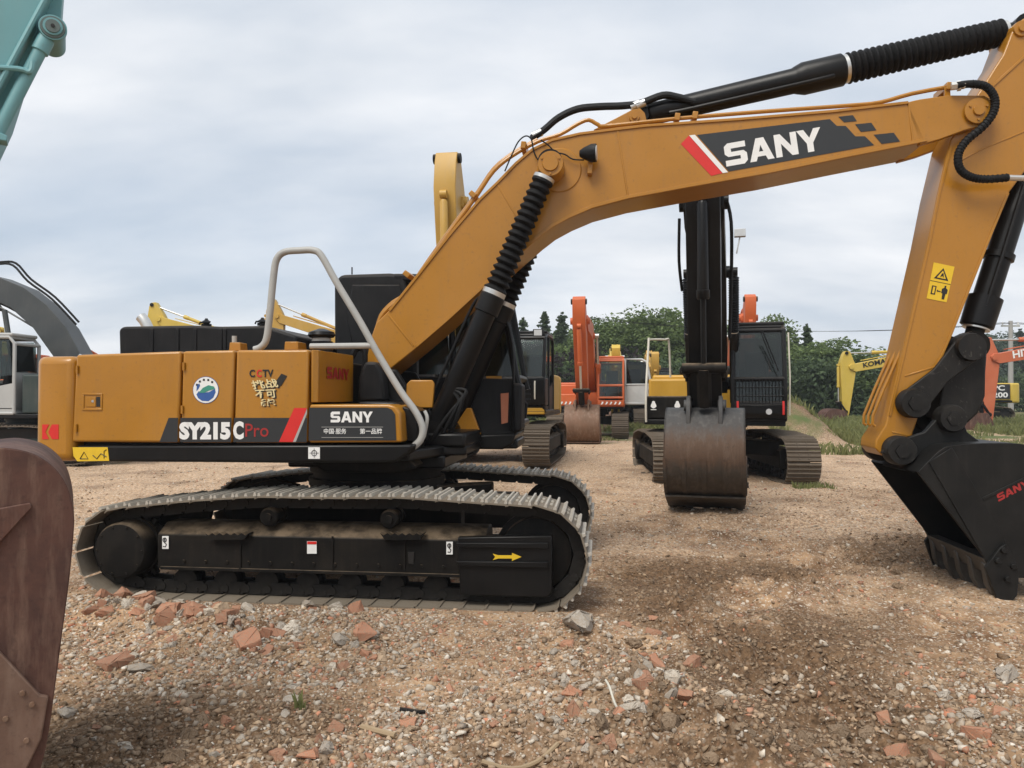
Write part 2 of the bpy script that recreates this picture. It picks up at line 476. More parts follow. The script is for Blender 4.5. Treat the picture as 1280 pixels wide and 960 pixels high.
def ground_material():
    m, nt, b = nodes_of('trampled_earth_and_gravel')
    tc = N(nt, 'ShaderNodeTexCoord'); v = tc.outputs['Object']
    n_big = noise(nt, v, 0.32, 6, 0.62, 0.4)
    n_mid = noise(nt, v, 2.6, 6, 0.65, 0.2)
    n_fin = noise(nt, v, 26.0, 5, 0.7)
    brown = mixc(nt, ramp(nt, n_mid, 0.38, (0, 0, 0), 0.62, (1, 1, 1)), (0.135, 0.075, 0.040), (0.44, 0.285, 0.165))
    tan = mixc(nt, ramp(nt, n_fin, 0.38, (0, 0, 0), 0.62, (1, 1, 1)), (0.21, 0.13, 0.075), (0.66, 0.47, 0.31))
    # gravel far off is paler, churned soil near the tracks browner
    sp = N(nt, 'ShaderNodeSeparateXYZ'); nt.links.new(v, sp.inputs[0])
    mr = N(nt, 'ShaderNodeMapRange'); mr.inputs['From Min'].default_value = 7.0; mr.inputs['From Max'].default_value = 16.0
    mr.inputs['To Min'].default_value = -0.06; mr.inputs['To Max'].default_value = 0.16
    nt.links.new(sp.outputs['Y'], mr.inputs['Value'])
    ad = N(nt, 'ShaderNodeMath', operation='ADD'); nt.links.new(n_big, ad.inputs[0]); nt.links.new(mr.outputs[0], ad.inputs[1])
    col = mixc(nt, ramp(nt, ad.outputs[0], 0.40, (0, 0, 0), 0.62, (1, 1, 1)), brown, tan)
    col = mixc(nt, mul(nt, ramp(nt, noise(nt, v, 0.9, 4, 0.6), 0.52, (0, 0, 0), 0.70, (1, 1, 1)), 0.75), col, (0.135, 0.076, 0.041))
    ca = N(nt, 'ShaderNodeAttribute', attribute_name='churn')
    col = mixc(nt, mul(nt, ca.outputs['Fac'], .95), col, mixc(nt, ramp(nt, n_fin, .35, (0, 0, 0), .68, (1, 1, 1)), (.040, .023, .012), (.215, .130, .072)))
    # stone specks: small cells, each with its own colour
    for sc_, th, amt in ((26.0, 0.30, 0.8), (62.0, 0.33, 0.75)):
        vo = N(nt, 'ShaderNodeTexVoronoi'); vo.inputs['Scale'].default_value = sc_
        nt.links.new(v, vo.inputs['Vector'])
        cr = N(nt, 'ShaderNodeValToRGB'); e = cr.color_ramp.elements
        e[0].position = 0.0; e[0].color = (0.62, 0.55, 0.46, 1); e[1].position = 1.0; e[1].color = (0.30, 0.22, 0.15, 1)
        for p, c in ((0.25, (0.46, 0.39, 0.31, 1)), (0.45, (0.24, 0.165, 0.105, 1)), (0.60, (0.45, 0.21, 0.125, 1)), (0.68, (0.34, 0.28, 0.22, 1)), (0.85, (0.55, 0.44, 0.33, 1))):
            k = e.new(p); k.color = c
        cr.color_ramp.interpolation = 'CONSTANT'
        sx = N(nt, 'ShaderNodeSeparateColor'); nt.links.new(vo.outputs['Color'], sx.inputs[0])
        nt.links.new(sx.outputs[0], cr.inputs[0])
        fa = ramp(nt, vo.outputs['Distance'], th, (1, 1, 1), th + 0.12, (0, 0, 0))
        pick = ramp(nt, sx.outputs[1], 0.40, (0, 0, 0), 0.46, (1, 1, 1))
        dry = N(nt, 'ShaderNodeMath', operation='MULTIPLY_ADD'); nt.links.new(ca.outputs['Fac'], dry.inputs[0]); dry.inputs[1].default_value = -.85; dry.inputs[2].default_value = 1.0
        fa = mul(nt, mul(nt, mul(nt, fa, pick), amt), dry.outputs[0])
        col = mixc(nt, fa, col, cr.outputs[0])
    # olive weeds in patches, far back
    gy = N(nt, 'ShaderNodeMapRange'); gy.inputs['From Min'].default_value = 18.0; gy.inputs['From Max'].default_value = 34.0
    gy.inputs['To Min'].default_value = 0.0; gy.inputs['To Max'].default_value = 0.30
    nt.links.new(sp.outputs['Y'], gy.inputs['Value'])
    ga = N(nt, 'ShaderNodeMath', operation='ADD'); nt.links.new(noise(nt, v, 0.45, 5, 0.6), ga.inputs[0]); nt.links.new(gy.outputs[0], ga.inputs[1])
    col = mixc(nt, ramp(nt, ga.outputs[0], 0.66, (0, 0, 0), 0.80, (1, 1, 1)), col, (0.10, 0.125, 0.045))
    nt.links.new(col, b.inputs['Base Color'])
    b.inputs['Roughness'].default_value = 0.93
    b.inputs['Specular IOR Level'].default_value = 0.2
    h = N(nt, 'ShaderNodeMath', operation='ADD'); nt.links.new(mul(nt, n_fin, 0.7), h.inputs[0]); nt.links.new(noise(nt, v, 90, 3, 0.7), h.inputs[1])
    bump(nt, b, h.outputs[0], 0.55, 0.012)
    return m
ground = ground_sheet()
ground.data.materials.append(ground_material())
# ------------------------------------------------------------------ excavator parts shared by all machines
def track_path(xr, xf, r, zc_r, zc_f, z0, ztop, n=600):
    r_r = r - .055
    """closed pin line in the (x,z) plane: rear sprocket at xr, front idler at xf"""
    P = []
    P += [(xr + 0.30, z0), (xf - 0.28, z0)]
    P += arc(xf, zc_f, r, -75, 82, 10)
    P += [(0.62, ztop), (0.0, ztop - 0.012), (-0.62, ztop - .01), (-1.2, ztop - .055)]
    P += arc(xr, zc_r, r_r, 100, 250, 10)
    V = [Vector((x, 0, z)) for x, z in P]
    out = []
    m = len(V)
    for i in range(m):
        a, b = V[i], V[(i + 1) % m]; k = max(2, int((b - a).length / 0.01))
        for j in range(k): out.append(a.lerp(b, j / k))
    return out
def walk(path, pitch):
    n = len(path); L = sum((path[(i + 1) % n] - path[i]).length for i in range(n))
    N_ = round(L / pitch); p = L / N_; acc = 0; nxt = p / 2; res = []
    for i in range(n):
        a, b = path[i], path[(i + 1) % n]; d = (b - a).length
        while acc + d >= nxt and len(res) < N_:
            res.append(a.lerp(b, (nxt - acc) / d)); nxt += p
        acc += d
    fr = []
    for i in range(N_):
        t = (res[(i + 1) % N_] - res[i - 1]).normalized()
        fr.append((res[i], t))
    return fr, p
def frame_mat(p, t, y):
    """x along the chain, z out of the loop"""
    out = Vector((t.z, 0, -t.x))
    M = Matrix.Identity(4)
    M.col[0][:3] = t; M.col[2][:3] = out; M.col[1][:3] = out.cross(t); M.col[3][:3] = (p.x, y, p.z)
    return M
_shared = {}
def shoe_mesh(w, pitch, mat, grousers=3):
    key = ('shoe', w, round(pitch, 4), mat.name)
    if key in _shared: return _shared[key]
    mb = MB(); L = pitch * 1.09; h = w / 2
    # curved plate with a lip at both ends
    mb.prism([(-L / 2, 0.052), (-L / 2, 0.066), (-L * 0.38, 0.074), (L * 0.40, 0.074), (L / 2 + 0.006, 0.054), (L / 2 + 0.006, 0.046), (L * 0.40, 0.060), (-L * 0.38, 0.058)], -h, h)
    for gx, gz in ((-0.40, 0.104), (-0.02, 0.098), (0.36, 0.100))[:grousers]:
        x = gx * L
        mb.prism([(x - 0.015, 0.0735), (x + 0.015, 0.0735), (x + 0.007, gz), (x - 0.007, gz)], -h + 0.006, h - 0.006)
    for sy in (-1, 1):
        for bx in (-0.21, 0.17):
            mb.lathe((bx * L, sy * 0.085, 0.074), (bx * L, sy * 0.085, 0.088), [(0, 0.016), (1, 0.014)], 6)
    me = mb.mesh('track_shoe', mat); me.materials.append(P_GROUS if mat is P_SHOE else mat)
    for q in me.polygons:
        if q.center.z > .0755: q.material_index = 1
    _shared[key] = me; return me
def link_mesh(pitch, mat):
    key = ('link', round(pitch, 4), mat.name)
    if key in _shared: return _shared[key]
    mb = MB(); L = pitch
    for s in (-1, 1):
        y0, y1 = s * 0.062, s * 0.098
        lo, hi = min(y0, y1), max(y0, y1)
        mb.prism([(-L * .52, -0.02), (-L * .40, -0.052), (L * .42, -0.052), (L * .55, -0.022), (L * .55, 0.02), (L * .3, 0.050), (-L * .45, 0.050), (-L * .55, 0.02)], lo, hi)
        mb.cyl((-L * .5, lo - 0.010, 0), (-L * .5, hi + 0.010, 0), 0.034, 10)
        mb.cyl((L * .16, s * 0.099, 0.02), (L * .16, s * 0.108, 0.02), 0.014, 6)
    _shared[key] = mb.mesh('track_link', mat); return _shared[key]

def track(rt, yc, w=0.6, detail=2, xr=-1.85, xf=1.72, shoe_mat=None, frame_mat_=None, r=0.355, z_r=0.435, z_f=0.455, side=1):
    """one crawler; side=-1 when its outer face looks towards -y. detail 2: every shoe and link, 1: every shoe, 0: joined"""
    shoe_mat = shoe_mat or P_SHOE; fm = frame_mat_ or P_BLACKD
    path = track_path(xr, xf, r, z_r, z_f, 0.105, 0.865)
    fr, p = walk(path, 0.19)
    o = side
    # frame: box beam with sloped top, ends for sprocket and idler
    mb = MB()
    sec = [(-0.21 * o, 0.28), (0.20 * o, 0.28), (0.20 * o, 0.575), (0.06 * o, 0.66), (-0.15 * o, 0.66), (-0.21 * o, 0.60)]
    x0, x1 = xr + 0.31, xf - 0.40
    n = len(sec)
    mb.add([(x0, yc + a, b) for a, b in sec] + [(x1, yc + a, b) for a, b in sec],
           [tuple(range(n)), tuple(range(2 * n - 1, n - 1, -1))] + [((i + 1) % n, i, n + i, n + (i + 1) % n) for i in range(n)])
    f = mb.build('track_frame', fm, rt, 0.012)
    if detail == 0:
        mb = MB()
        sm = shoe_mesh(w, p, shoe_mat)
        vs = [v.co.copy() for v in sm.vertices]; fs = [tuple(q.vertices) for q in sm.polygons]
        for pt, t in fr:
            M = frame_mat(pt, t, yc); mb.add([M @ v for v in vs], fs)
        tr = mb.build('track_shoes', shoe_mat, f); tr['kind'] = 'stuff'
        mb = MB(); loop = [(q.x, q.z) for q in path[::12]]
        for s in (-1, 1):
            mb.prism([((x - 0) , z) for x, z in loop], yc + s * 0.08 - 0.015, yc + s * 0.08 + 0.015)
        mb.build('chain', P_LINK, f)
        return f
    sm = shoe_mesh(w, p, shoe_mat)
    for pt, t in fr: inst('track_shoe', sm, f, frame_mat(pt, t, yc))
    if detail == 2:
        lm = link_mesh(p, P_LINK)
        for pt, t in fr: inst('track_link', lm, f, frame_mat(pt, t, yc))
    else:
        mb = MB(); lm = link_mesh(p, P_LINK)
        vs = [v.co.copy() for v in lm.vertices]; fs = [tuple(q.vertices) for q in lm.polygons]
        for pt, t in fr:
            M = frame_mat(pt, t, yc); mb.add([M @ v for v in vs], fs)
        mb.build('chain', P_LINK, f)['kind'] = 'stuff'
    # rollers
    key = ('roller',)
    if key not in _shared:
        mb = MB(); mb.lathe((0, -0.10, 0), (0, 0.10, 0), [(0, .045), (.04, .07), (.10, .105), (.18, .105), (.2, .082), (.8, .082), (.82, .105), (.90, .105), (.96, .07), (1, .045)], 20)
        _shared[key] = mb.mesh('bottom_roller', P_LINK)
        mb = MB(); mb.lathe((0, -0.12, 0), (0, 0.14, 0), [(0, .06), (.05, .075), (.25, .075), (.26, .06), (.7, .06), (.72, .08), (.95, .08), (1, .065)], 20)
        mb.cyl((0, 0.14, 0), (0, 0.16, 0), 0.035, 12)
        _shared[('carrier',)] = mb.mesh('carrier_roller', P_BLACKD)
    for i in range(8):
        x = xr + 0.50 + i * (xf - xr - 0.98) / 7
        inst('bottom_roller', _shared[key], f, Matrix.Translation((x, yc, 0.158)))
    for x in (-0.55, 0.50):
        M = Matrix.Translation((x, yc + 0.05 * o, 0.735)) @ Matrix.Scale(o, 4, (0, 1, 0))
        inst('carrier_roller', _shared[('carrier',)], f, M)
    mb = MB(); mb.prism([(xr - .16, z_r - .22), (xr + .5, .26), (xr + .62, .74), (xr + .30, .80), (xr - .05, z_r + .28), (xr - .22, z_r + .1)], yc - 0.20 * o, yc - 0.15 * o); mb.build('motor_bracket', fm, f, .01)
    # sprocket with teeth, and its motor drum
    mb = MB(); t = []
    for k in range(21):
        a = 2 * math.pi * k / 21
        for da, rr in ((-.10, r - .115), (-.045, r - .045), (.045, r - .045), (.10, r - .115)):
            t.append((xr + rr * math.cos(a + da), z_r + rr * math.sin(a + da)))
    mb.prism(t, yc - 0.035, yc + 0.035); mb.build('sprocket', P_LINK, f, 0.004, 1)
    mb = MB(); mb.lathe((xr, yc - 0.12 * o, z_r), (xr, yc + 0.262 * o, z_r), [(0, .22), (.3, .245), (.42, .245), (.44, .262), (.52, .262), (.54, .245), (.93, .24), (.985, .225), (1, .19)], 32)
    for k in range(10):
        a = 2 * math.pi * k / 10
        cx, cz = xr + .205 * math.cos(a), z_r + .205 * math.sin(a)
        mb.cyl((cx, yc + .258 * o, cz), (cx, yc + .268 * o, cz), .012, 6)
    mb.build('drive_motor_drum', P_BLACKD, f)
    mb = MB(); mb.lathe((xf, yc - 0.09, z_f), (xf, yc + 0.09, z_f), [(0, .10), (.0, r - .10), (.08, r - .06), (.30, r - .05), (.31, r - .005), (.69, r - .005), (.70, r - .05), (.92, r - .06), (1, r - .10), (1, .10)], 40)
    mb.cyl((xf, yc - 0.20, z_f), (xf, yc + 0.20, z_f), .07, 16)
    mb.build('idler', P_BLACKD, f)
    return f

def carbody(rt, mat):
    mb = MB()
    mb.plan([(0.75, -0.9), (1.05, -1.05), (1.05, -0.85), (0.55, -0.45), (0.55, 0.45), (1.05, 0.85), (1.05, 1.05), (0.75, 0.9), (0.3, 0.62), (-0.3, 0.62), (-0.75, 0.9), (-1.05, 1.05), (-1.05, 0.85), (-0.55, 0.45), (-0.55, -0.45), (-1.05, -0.85), (-1.05, -1.05), (-0.75, -0.9), (-0.3, -0.62), (0.3, -0.62)], 0.50, 0.80)
    cbo = mb.build('carbody', mat, rt, 0.02)
    mb = MB(); mb.lathe((0, 0, 0.79), (0, 0, 1.10), [(0, .60), (.3, .60), (.31, .68), (.55, .68), (.56, .64), (.75, .64), (.76, .67), (1, .67)], 48)
    mb.build('swing_bearing', mat, rt)
    return cbo

def xf2(pts, ox, oz, ang, s=1.0):
    c, sn = math.cos(ang), math.sin(ang)
    return [(ox + s * (x * c - z * sn), oz + s * (x * sn + z * c)) for x, z in pts]

def ram(rt, p, q, r=0.07, barrel=0.55, mat=None, rodmat=None, bellows=False, name='hydraulic_cylinder', seg=16):
    """cylinder: barrel from p, rod (or bellows) to q, eyes at both ends"""
    p, q = Vector(p), Vector(q); d = q - p
    L = d.length; m = p + d * barrel
    mb = MB()
    mb.lathe(p + d * (0.09 / L), m, [(0, r * .6), (.03, r * .95), (.9, r), (.905, r * 1.18), (.985, r * 1.18), (1, r)], seg)
    mb.cyl(p + Vector((0, -r * .8, 0)), p + Vector((0, r * .8, 0)), r * 1.0, seg)
    o = mb.build(name, mat or P_BLACK, rt)
    mb = MB()
    if bellows:
        k = int((L * (1 - barrel) - 0.1) / 0.046); prof = []
        for i in range(k):
            prof += [(i / k, r * (0.84 if i else .9)), ((i + .5) / k, r * 1.16)]
        prof.append((1, r * .8))
        mb.lathe(m + d * (0.01 / L), q - d * (0.10 / L), prof, seg)
        b = mb.build('bellows', P_RUBBER, o)
        mb = MB()
        mb.lathe(m - d * (.012 / L), m + d * (.012 / L), [(0, r * 1.02), (1, r * 1.02)], seg); mb.build('clamp_band', P_STEEL, o)
        mb = MB()
    mb.cyl(m - d * (.05 / L), q, r * .5, seg)
    mb.cyl(q + Vector((0, -r * .8, 0)), q + Vector((0, r * .8, 0)), r * .95, seg)
    mb.build('piston_rod', rodmat or (P_BLACK if bellows else P_STEEL), o)
    return o

def bucket(rt, ox, oz, ang, w=1.15, mat=None, inner=None, teeth=5, name='bucket', prof=None, scale=1.0, parts=True):
    """mouth line hinge->lip along local +x, curved back on +z"""
    mat = mat or P_BLACKD; h = w / 2
    prof = prof or [(0.02, 0.02), (0.0, 0.30), (0.10, 0.52), (0.32, 0.74), (0.62, 0.84), (0.92, 0.78), (1.16, 0.58), (1.32, 0.30), (1.42, 0.02)]
    sp = xf2(smooth2(prof, 4), ox, oz, ang, scale)
    t = 0.025
    # shell: inner and outer skins
    mb = MB(); n = len(sp)
    inn = xf2([(x + (0.62 - x) * 0.035, z * 0.955 + 0.002) for x, z in smooth2(prof, 4)], ox, oz, ang, scale)
    for y0, y1 in ((-h, h),):
        vs = [(x, y, z) for y in (y0, y1) for x, z in sp] + [(x, y, z) for y in (y0, y1) for x, z in inn]
        fs = []
        for i in range(n - 1):
            fs += [(i, i + 1, n + i + 1, n + i), (2 * n + i, 3 * n + i, 3 * n + i + 1, 2 * n + i + 1),
                   (i, 2 * n + i, 2 * n + i + 1, i + 1), (n + i, n + i + 1, 3 * n + i + 1, 3 * n + i)]
        fs += [(0, n, 3 * n, 2 * n), (n - 1, 3 * n - 1, 4 * n - 1, 2 * n - 1)]
        mb.add(vs, fs)
    b = mb.build(name, mat, rt)
    for s in (-1, 1):
        mb = MB(); mb.prism(inn, s * h - (t if s < 0 else -0.002) , s * h - (-0.002 if s < 0 else t) ) if False else mb.prism(sp, s * (h + 0.002), s * (h + 0.002 - t))
        mb.build('side_plate', mat, b, 0.004, 1)
        # side cutter along the mouth edge, and wear strip
        mb = MB(); mb.prism(xf2([(0.72, -0.035), (1.18, -0.045), (1.30, 0.02), (1.22, 0.15), (1.02, 0.20), (0.80, 0.10)], ox, oz, ang, scale), s * (h + 0.004), s * (h + 0.034))
        for bx, bz in ((0.86, 0.03), (1.0, 0.08), (1.12, 0.02), (1.14, 0.12)):
            (cx, cz), = xf2([(bx, bz)], ox, oz, ang, scale)
            mb.cyl((cx, s * (h + .033), cz), (cx, s * (h + .055), cz), .024, 6)
        mb.build('side_cutter', mat, b, 0.004, 1)
    # wear strips welded down the back
    if parts:
        so = smooth2(prof, 4); m2 = len(so)
        o1 = xf2([(.62 + (x - .62) * 1.022, z * 1.018) for x, z in so][m2 // 2:], ox, oz, ang, scale); i1 = sp[m2 // 2:]
        for y in (-h * .98, -h * .5, 0, h * .5, h * .98):
            wd = .022 if abs(y) > h * .9 else .03; k_ = len(o1); mb = MB()
            vs = [(x, y - wd, z) for x, z in o1] + [(x, y + wd, z) for x, z in o1] + [(x, y - wd, z) for x, z in i1] + [(x, y + wd, z) for x, z in i1]; fs = []
            for i in range(k_ - 1): fs += [(i, i + 1, k_ + i + 1, k_ + i), (i, 2 * k_ + i, 2 * k_ + i + 1, i + 1), (k_ + i, k_ + i + 1, 3 * k_ + i + 1, 3 * k_ + i)]
            mb.add(vs, fs).build('wear_strip', mat, b)
        xs, zs = zip(*xf2([(1.18, .62), (1.44, .10), (1.46, .12), (1.20, .645)], ox, oz, ang, scale))
        MB().prism(list(zip(xs, zs)), -h, h).build('heel_plate', mat, b)
    # ears
    for s in (-1, 1):
        mb = MB(); e = [(-0.13, -0.06), (-0.06, -0.13), (0.08, -0.12), (0.16, 0.08), (0.22, 0.62), (0.02, 0.58), (-0.13, 0.52), (-0.20, 0.44), (-0.16, 0.33)]
        mb.prism(xf2(e, ox, oz, ang, scale), s * 0.19, s * 0.245)
        (cx, cz), (dx, dz) = xf2([(0, 0), (-0.06, 0.44)], ox, oz, ang, scale)
        mb.cyl((cx, s * .18, cz), (cx, s * .29, cz), .095, 18); mb.cyl((dx, s * .18, dz), (dx, s * .28, dz), .08, 18)
        mb.build('ear', mat, b, 0.006, 1)
    # lip and teeth
    mb = MB(); mb.prism(xf2([(1.36, 0.10), (1.395, 0.10), (1.50, -0.01), (1.48, -0.025), (1.385, 0.0)], ox, oz, ang, scale), -h, h)
    mb.build('lip', inner or mat, b)
    for k in range(teeth):
        y = -h + 0.07 + k * (w - 0.14) / (teeth - 1)
        mb = MB(); p0 = xf2([(1.33, 0.075), (1.44, 0.085), (1.62, -0.015), (1.625, -0.035), (1.45, -0.045), (1.36, -0.01)], ox, oz, ang, scale)
        mb.prism(p0, y - 0.05, y + 0.05, None)
        mb.build('tooth', inner or mat, b, 0.006, 1)
    return b

BOOM = [(-0.16, -0.10), (-0.17, 0.10), (-0.05, 0.22), (1.2, 0.86), (2.05, 1.28), (2.5, 1.38), (2.95, 1.30), (3.6, 1.02), (5.45, 0.24), (5.72, 0.17), (5.84, 0.02), (5.75, -0.14), (5.4, -0.20), (3.75, 0.42), (3.2, 0.62), (2.75, 0.70), (2.3, 0.60), (1.3, 0.08), (0.12, -0.22), (-0.05, -0.20)]
ARM = [(-0.86, 0.12), (-0.84, 0.36), (-0.66, 0.45), (-0.2, 0.56), (0.35, 0.50), (2.75, 0.15), (2.92, 0.10), (2.98, 0.0), (2.92, -0.12), (2.5, -0.17), (0.35, -0.30), (0.0, -0.30), (-0.25, -0.20)]

def excavator(name, label, cat, x, y, yaw, paint_m, boom_m=None, arm_m=None, body_m=None, cab_m=None, base_m=None, bucket_m=None,
              boom_a=40, arm_a=-95, buck_a=-80, detail=0, swing=0.0, shoe=None, group=None, bellows=False, hood=0.25, bscale=1.0, boom_prof=None,
              rail=None, box_m=None, skip=(), boom_w=0.5, arm_w=0.36, cabglass=None, cab_dz=0.0, z=None, bucket_w=1.15, foot=(0.25, 1.92), under=0.0):
    """a whole machine: x forward, y to its left, built from its swing centre"""
    boom_m = boom_m or paint_m; arm_m = arm_m or boom_m; body_m = body_m or paint_m; cab_m = cab_m or P_BLACK
    base_m = base_m or P_BLACKD; bucket_m = bucket_m or P_BLACKD; box_m = box_m or body_m; cabglass = cabglass or G_CAB
    z = G(x, y) - .03 if z is None else z
    rt = root(name, label, cat, (x, y, z), yaw, group)
    if 'tracks' not in skip:
        for s in (-1, 1): track(rt, s * 1.19, 0.6, detail, side=s, shoe_mat=shoe, frame_mat_=base_m).rotation_euler.z = under
        carbody(rt, base_m).rotation_euler.z = under
    # upper structure
    mb = MB(); mb.plan([(-2.2, -1.30), (1.25, -1.30), (1.25, -0.45), (1.0, -0.40), (1.0, 0.40), (1.5, 0.42), (1.5, 1.32), (-2.2, 1.32)], 1.10, 1.20)
    mb.build('deck', P_BLACK, rt, 0.015)
    cw = [(-2.12, -1.32), (-2.45, -1.32), (-2.68, -1.18), (-2.82, -0.85), (-2.88, 0), (-2.82, 0.85), (-2.68, 1.18), (-2.45, 1.32), (-2.12, 1.32)]
    mb = MB(); mb.plan(cw, 1.06, 2.12); mb.build('counterweight', body_m, rt, 0.09, 3)
    mb = MB(); mb.bb(-2.10, -0.45, -1.31, 1.31, 1.205, 2.12); mb.build('engine_housing', body_m, rt, 0.05, 3)
    if hood:
        mb = MB(); mb.bb(-1.9, -0.75, -0.75, 0.75, 2.11, 2.12 + hood); mb.build('engine_hood', P_PLAST, rt, 0.07, 3)
        mb = MB(); mb.tube([(-1.5, .95, 2.1), (-1.5, .95, 2.45), (-1.62, .95, 2.58)], .05, 10); mb.build('exhaust_pipe', P_STEEL, rt)
    mb = MB(); mb.bb(-0.43, 0.42, -1.30, -0.42, 1.205, 2.02); mb.build('fuel_tank', box_m, rt, 0.05, 3)
    mb = MB(); mb.bb(0.44, 1.20, -1.29, -0.46, 1.205, 1.66); mb.build('tool_box', base_m if box_m is not body_m else box_m, rt, 0.04, 3)
    if rail:
        mb = MB(); mb.tube([(1.25, -1.26, 1.15), (1.27, -1.26, 1.7), (0.75, -1.26, 2.75), (0.70, -1.26, 2.80), (0.62, -1.20, 2.82), (0.5, -0.95, 2.82), (0.42, -0.88, 2.78), (0.30, -0.86, 2.05)], 0.022, 8, 3)
        mb.build('handrail', rail, rt)
    # cab
    cx0, cx1, cy0, cy1, z0, z1 = -0.28, 1.62, 0.36, 1.34, 1.22, 2.98 + cab_dz
    side = [(cx0, z0), (cx1 - 0.10, z0), (cx1, z0 + 0.30), (cx1 - 0.02, z0 + 0.75), (cx1 - 0.34, z1 - 0.08), (cx1 - 0.55, z1), (cx0 + 0.12, z1), (cx0, z1 - 0.15)]
    mb = MB()
    for yy in (cy0 + 0.035, cy1 - 0.035):
        pp = [(a, yy, b) for a, b in side]; pp.append(pp[0]); mb.tube(pp, 0.042, 8)
        mb.tube([(0.72, yy, z0), (0.66, yy, z1)], 0.036, 8)
    for a, b in side: mb.tube([(a, cy0 + .035, b), (a, cy1 - .035, b)], 0.042, 8)
    mb.bb(cx0 + .02, cx1 - .08, cy0 + .02, cy1 - .02, z0 - 0.02, z0 + 0.12)
    c = mb.build('cab', cab_m, rt)
    mb = MB(); mb.bb(cx0 + .04, cx1 - .52, cy0 + .01, cy1 - .01, z1 + 0.02, z1 + 0.10); mb.build('cab_roof', cab_m, c, 0.03)
    mb = MB(); mb.prism([(cx0, z0 + .1), (0.70, z0 + .1), (0.70, z0 + 0.78), (cx0, z0 + 0.85)], cy0 + .02, cy0 + .045)
    mb.prism([(cx0, z0 + .1), (0.70, z0 + .1), (0.70, z0 + 0.50), (cx0, z0 + 0.70)], cy1 - .045, cy1 - .02)
    mb.bb(cx0 + .02, cx0 + .045, cy0 + .05, cy1 - .05, z0 + .1, z0 + 0.95)
    mb.build('cab_panel', cab_m, c)
    def pane(nm, quad, off=0.006):
        q = [Vector(p) for p in quad]; nn = (q[1] - q[0]).cross(q[2] - q[0]).normalized() * off
        k = len(q)
        MB().add([p + nn for p in q] + [p - nn for p in q], [tuple(range(k)), tuple(range(2 * k - 1, k - 1, -1))] + [((i + 1) % k, i, k + i, k + (i + 1) % k) for i in range(k)]).build(nm, cabglass, c)
    a, b = cy0 + .07, cy1 - .07
    pane('windscreen', [(cx1 - .03, a, z0 + .78), (cx1 - .03, b, z0 + .78), (cx1 - .33, b, z1 - .12), (cx1 - .33, a, z1 - .12)])
    pane('lower_windscreen', [(cx1 - .01, a, z0 + .32), (cx1 - .01, b, z0 + .32), (cx1 - .03, b, z0 + .72), (cx1 - .03, a, z0 + .72)])
    pane('side_window', [(0.74, cy0 + .035, z0 + .15), (cx1 - .12, cy0 + .035, z0 + .15), (cx1 - .06, cy0 + .035, z0 + .75), (cx1 - .36, cy0 + .035, z1 - .10), (0.70, cy0 + .035, z1 - .06)])
    if 'door' not in skip:
        pane('door_window', [(0.74, cy1 - .035, z0 + .15), (cx1 - .12, cy1 - .035, z0 + .15), (cx1 - .06, cy1 - .035, z0 + .75), (cx1 - .36, cy1 - .035, z1 - .10), (0.70, cy1 - .035, z1 - .06)])
    for nm, yy in (('rear_side_window', cy0 + .035), ('rear_side_window', cy1 - .035)):
        pane(nm, [(cx0 + .05, yy, z0 + .88), (0.64, yy, z0 + .80), (0.62, yy, z1 - .06), (cx0 + .12, yy, z1 - .06)])
    pane('rear_window', [(cx0 + .03, a, z0 + .98), (cx0 + .03, b, z0 + .98), (cx0 + .06, b, z1 - .14), (cx0 + .06, a, z1 - .14)])
    mb = MB(); mb.bb(0.15, 0.65, 0.60, 1.10, z0 + .12, z0 + .52); mb.prism([(0.05, z0 + .50), (0.20, z0 + .50), (0.02, z0 + 1.35), (-0.10, z0 + 1.35)], 0.62, 1.08)
    mb.bb(0.30, 0.80, 0.50, 0.58, z0 + .5, z0 + .7); mb.bb(0.30, 0.80, 1.12, 1.20, z0 + .5, z0 + .7)
    mb.build('seat', P_SEAT, c, 0.04)
    # boom, arm, bucket
    fx, fz = foot; ba = R(boom_a); aa = R(arm_a); ka = R(buck_a)
    bp = xf2(boom_prof or BOOM, fx, fz, ba, bscale); hw = boom_w / 2
    mb = MB(); mb.prism(bp, -hw, hw); bo = mb.build('boom', boom_m, rt, 0.012, 1)
    tip, cb, ac = xf2([(5.7, 0.0), (2.55, 0.98), (2.35, 1.55)], fx, fz, ba, bscale)
    for q in (tip, cb): MB().cyl((q[0], -hw - .06, q[1]), (q[0], hw + .06, q[1]), .11, 16).build('pin', boom_m, bo)
    MB().cyl((fx, -hw - .08, fz), (fx, hw + .08, fz), .13, 16).build('pin', boom_m, bo)
    mb = MB(); k0, k1, k2, k3 = xf2([(2.0, 1.22), (2.35, 1.66), (2.5, 1.62), (2.7, 1.34)], fx, fz, ba, bscale)
    for s in (-1, 1): MB().prism([k0, k1, k2, k3], s * .10, s * .15).build('bracket', boom_m, bo)
    for s in (-1, 1):
        mb = MB()
        pts = xf2([(0.3, 0.50), (1.2, 0.95), (2.0, 1.34), (2.5, 1.46), (3.0, 1.36), (3.7, 1.08), (5.1, 0.50)], fx, fz, ba, bscale)
        mb.tube([(p[0], s * (hw - .07), p[1]) for p in pts], .022, 6, 3)
        mb.build('pipe', boom_m, bo)
    ar = xf2(ARM, tip[0], tip[1], aa, bscale); ha = arm_w / 2
    mb = MB(); mb.prism(ar, -ha, ha); ao = mb.build('arm', arm_m, rt, 0.012, 1)
    ap, bc, lk, at_ = xf2([(-0.74, 0.30), (-0.05, 0.62), (2.45, 0.02), (2.9, 0.0)], tip[0], tip[1], aa, bscale)
    for q in (ap, lk, at_): MB().cyl((q[0], -ha - .05, q[1]), (q[0], ha + .05, q[1]), .09, 16).build('pin', base_m, ao)
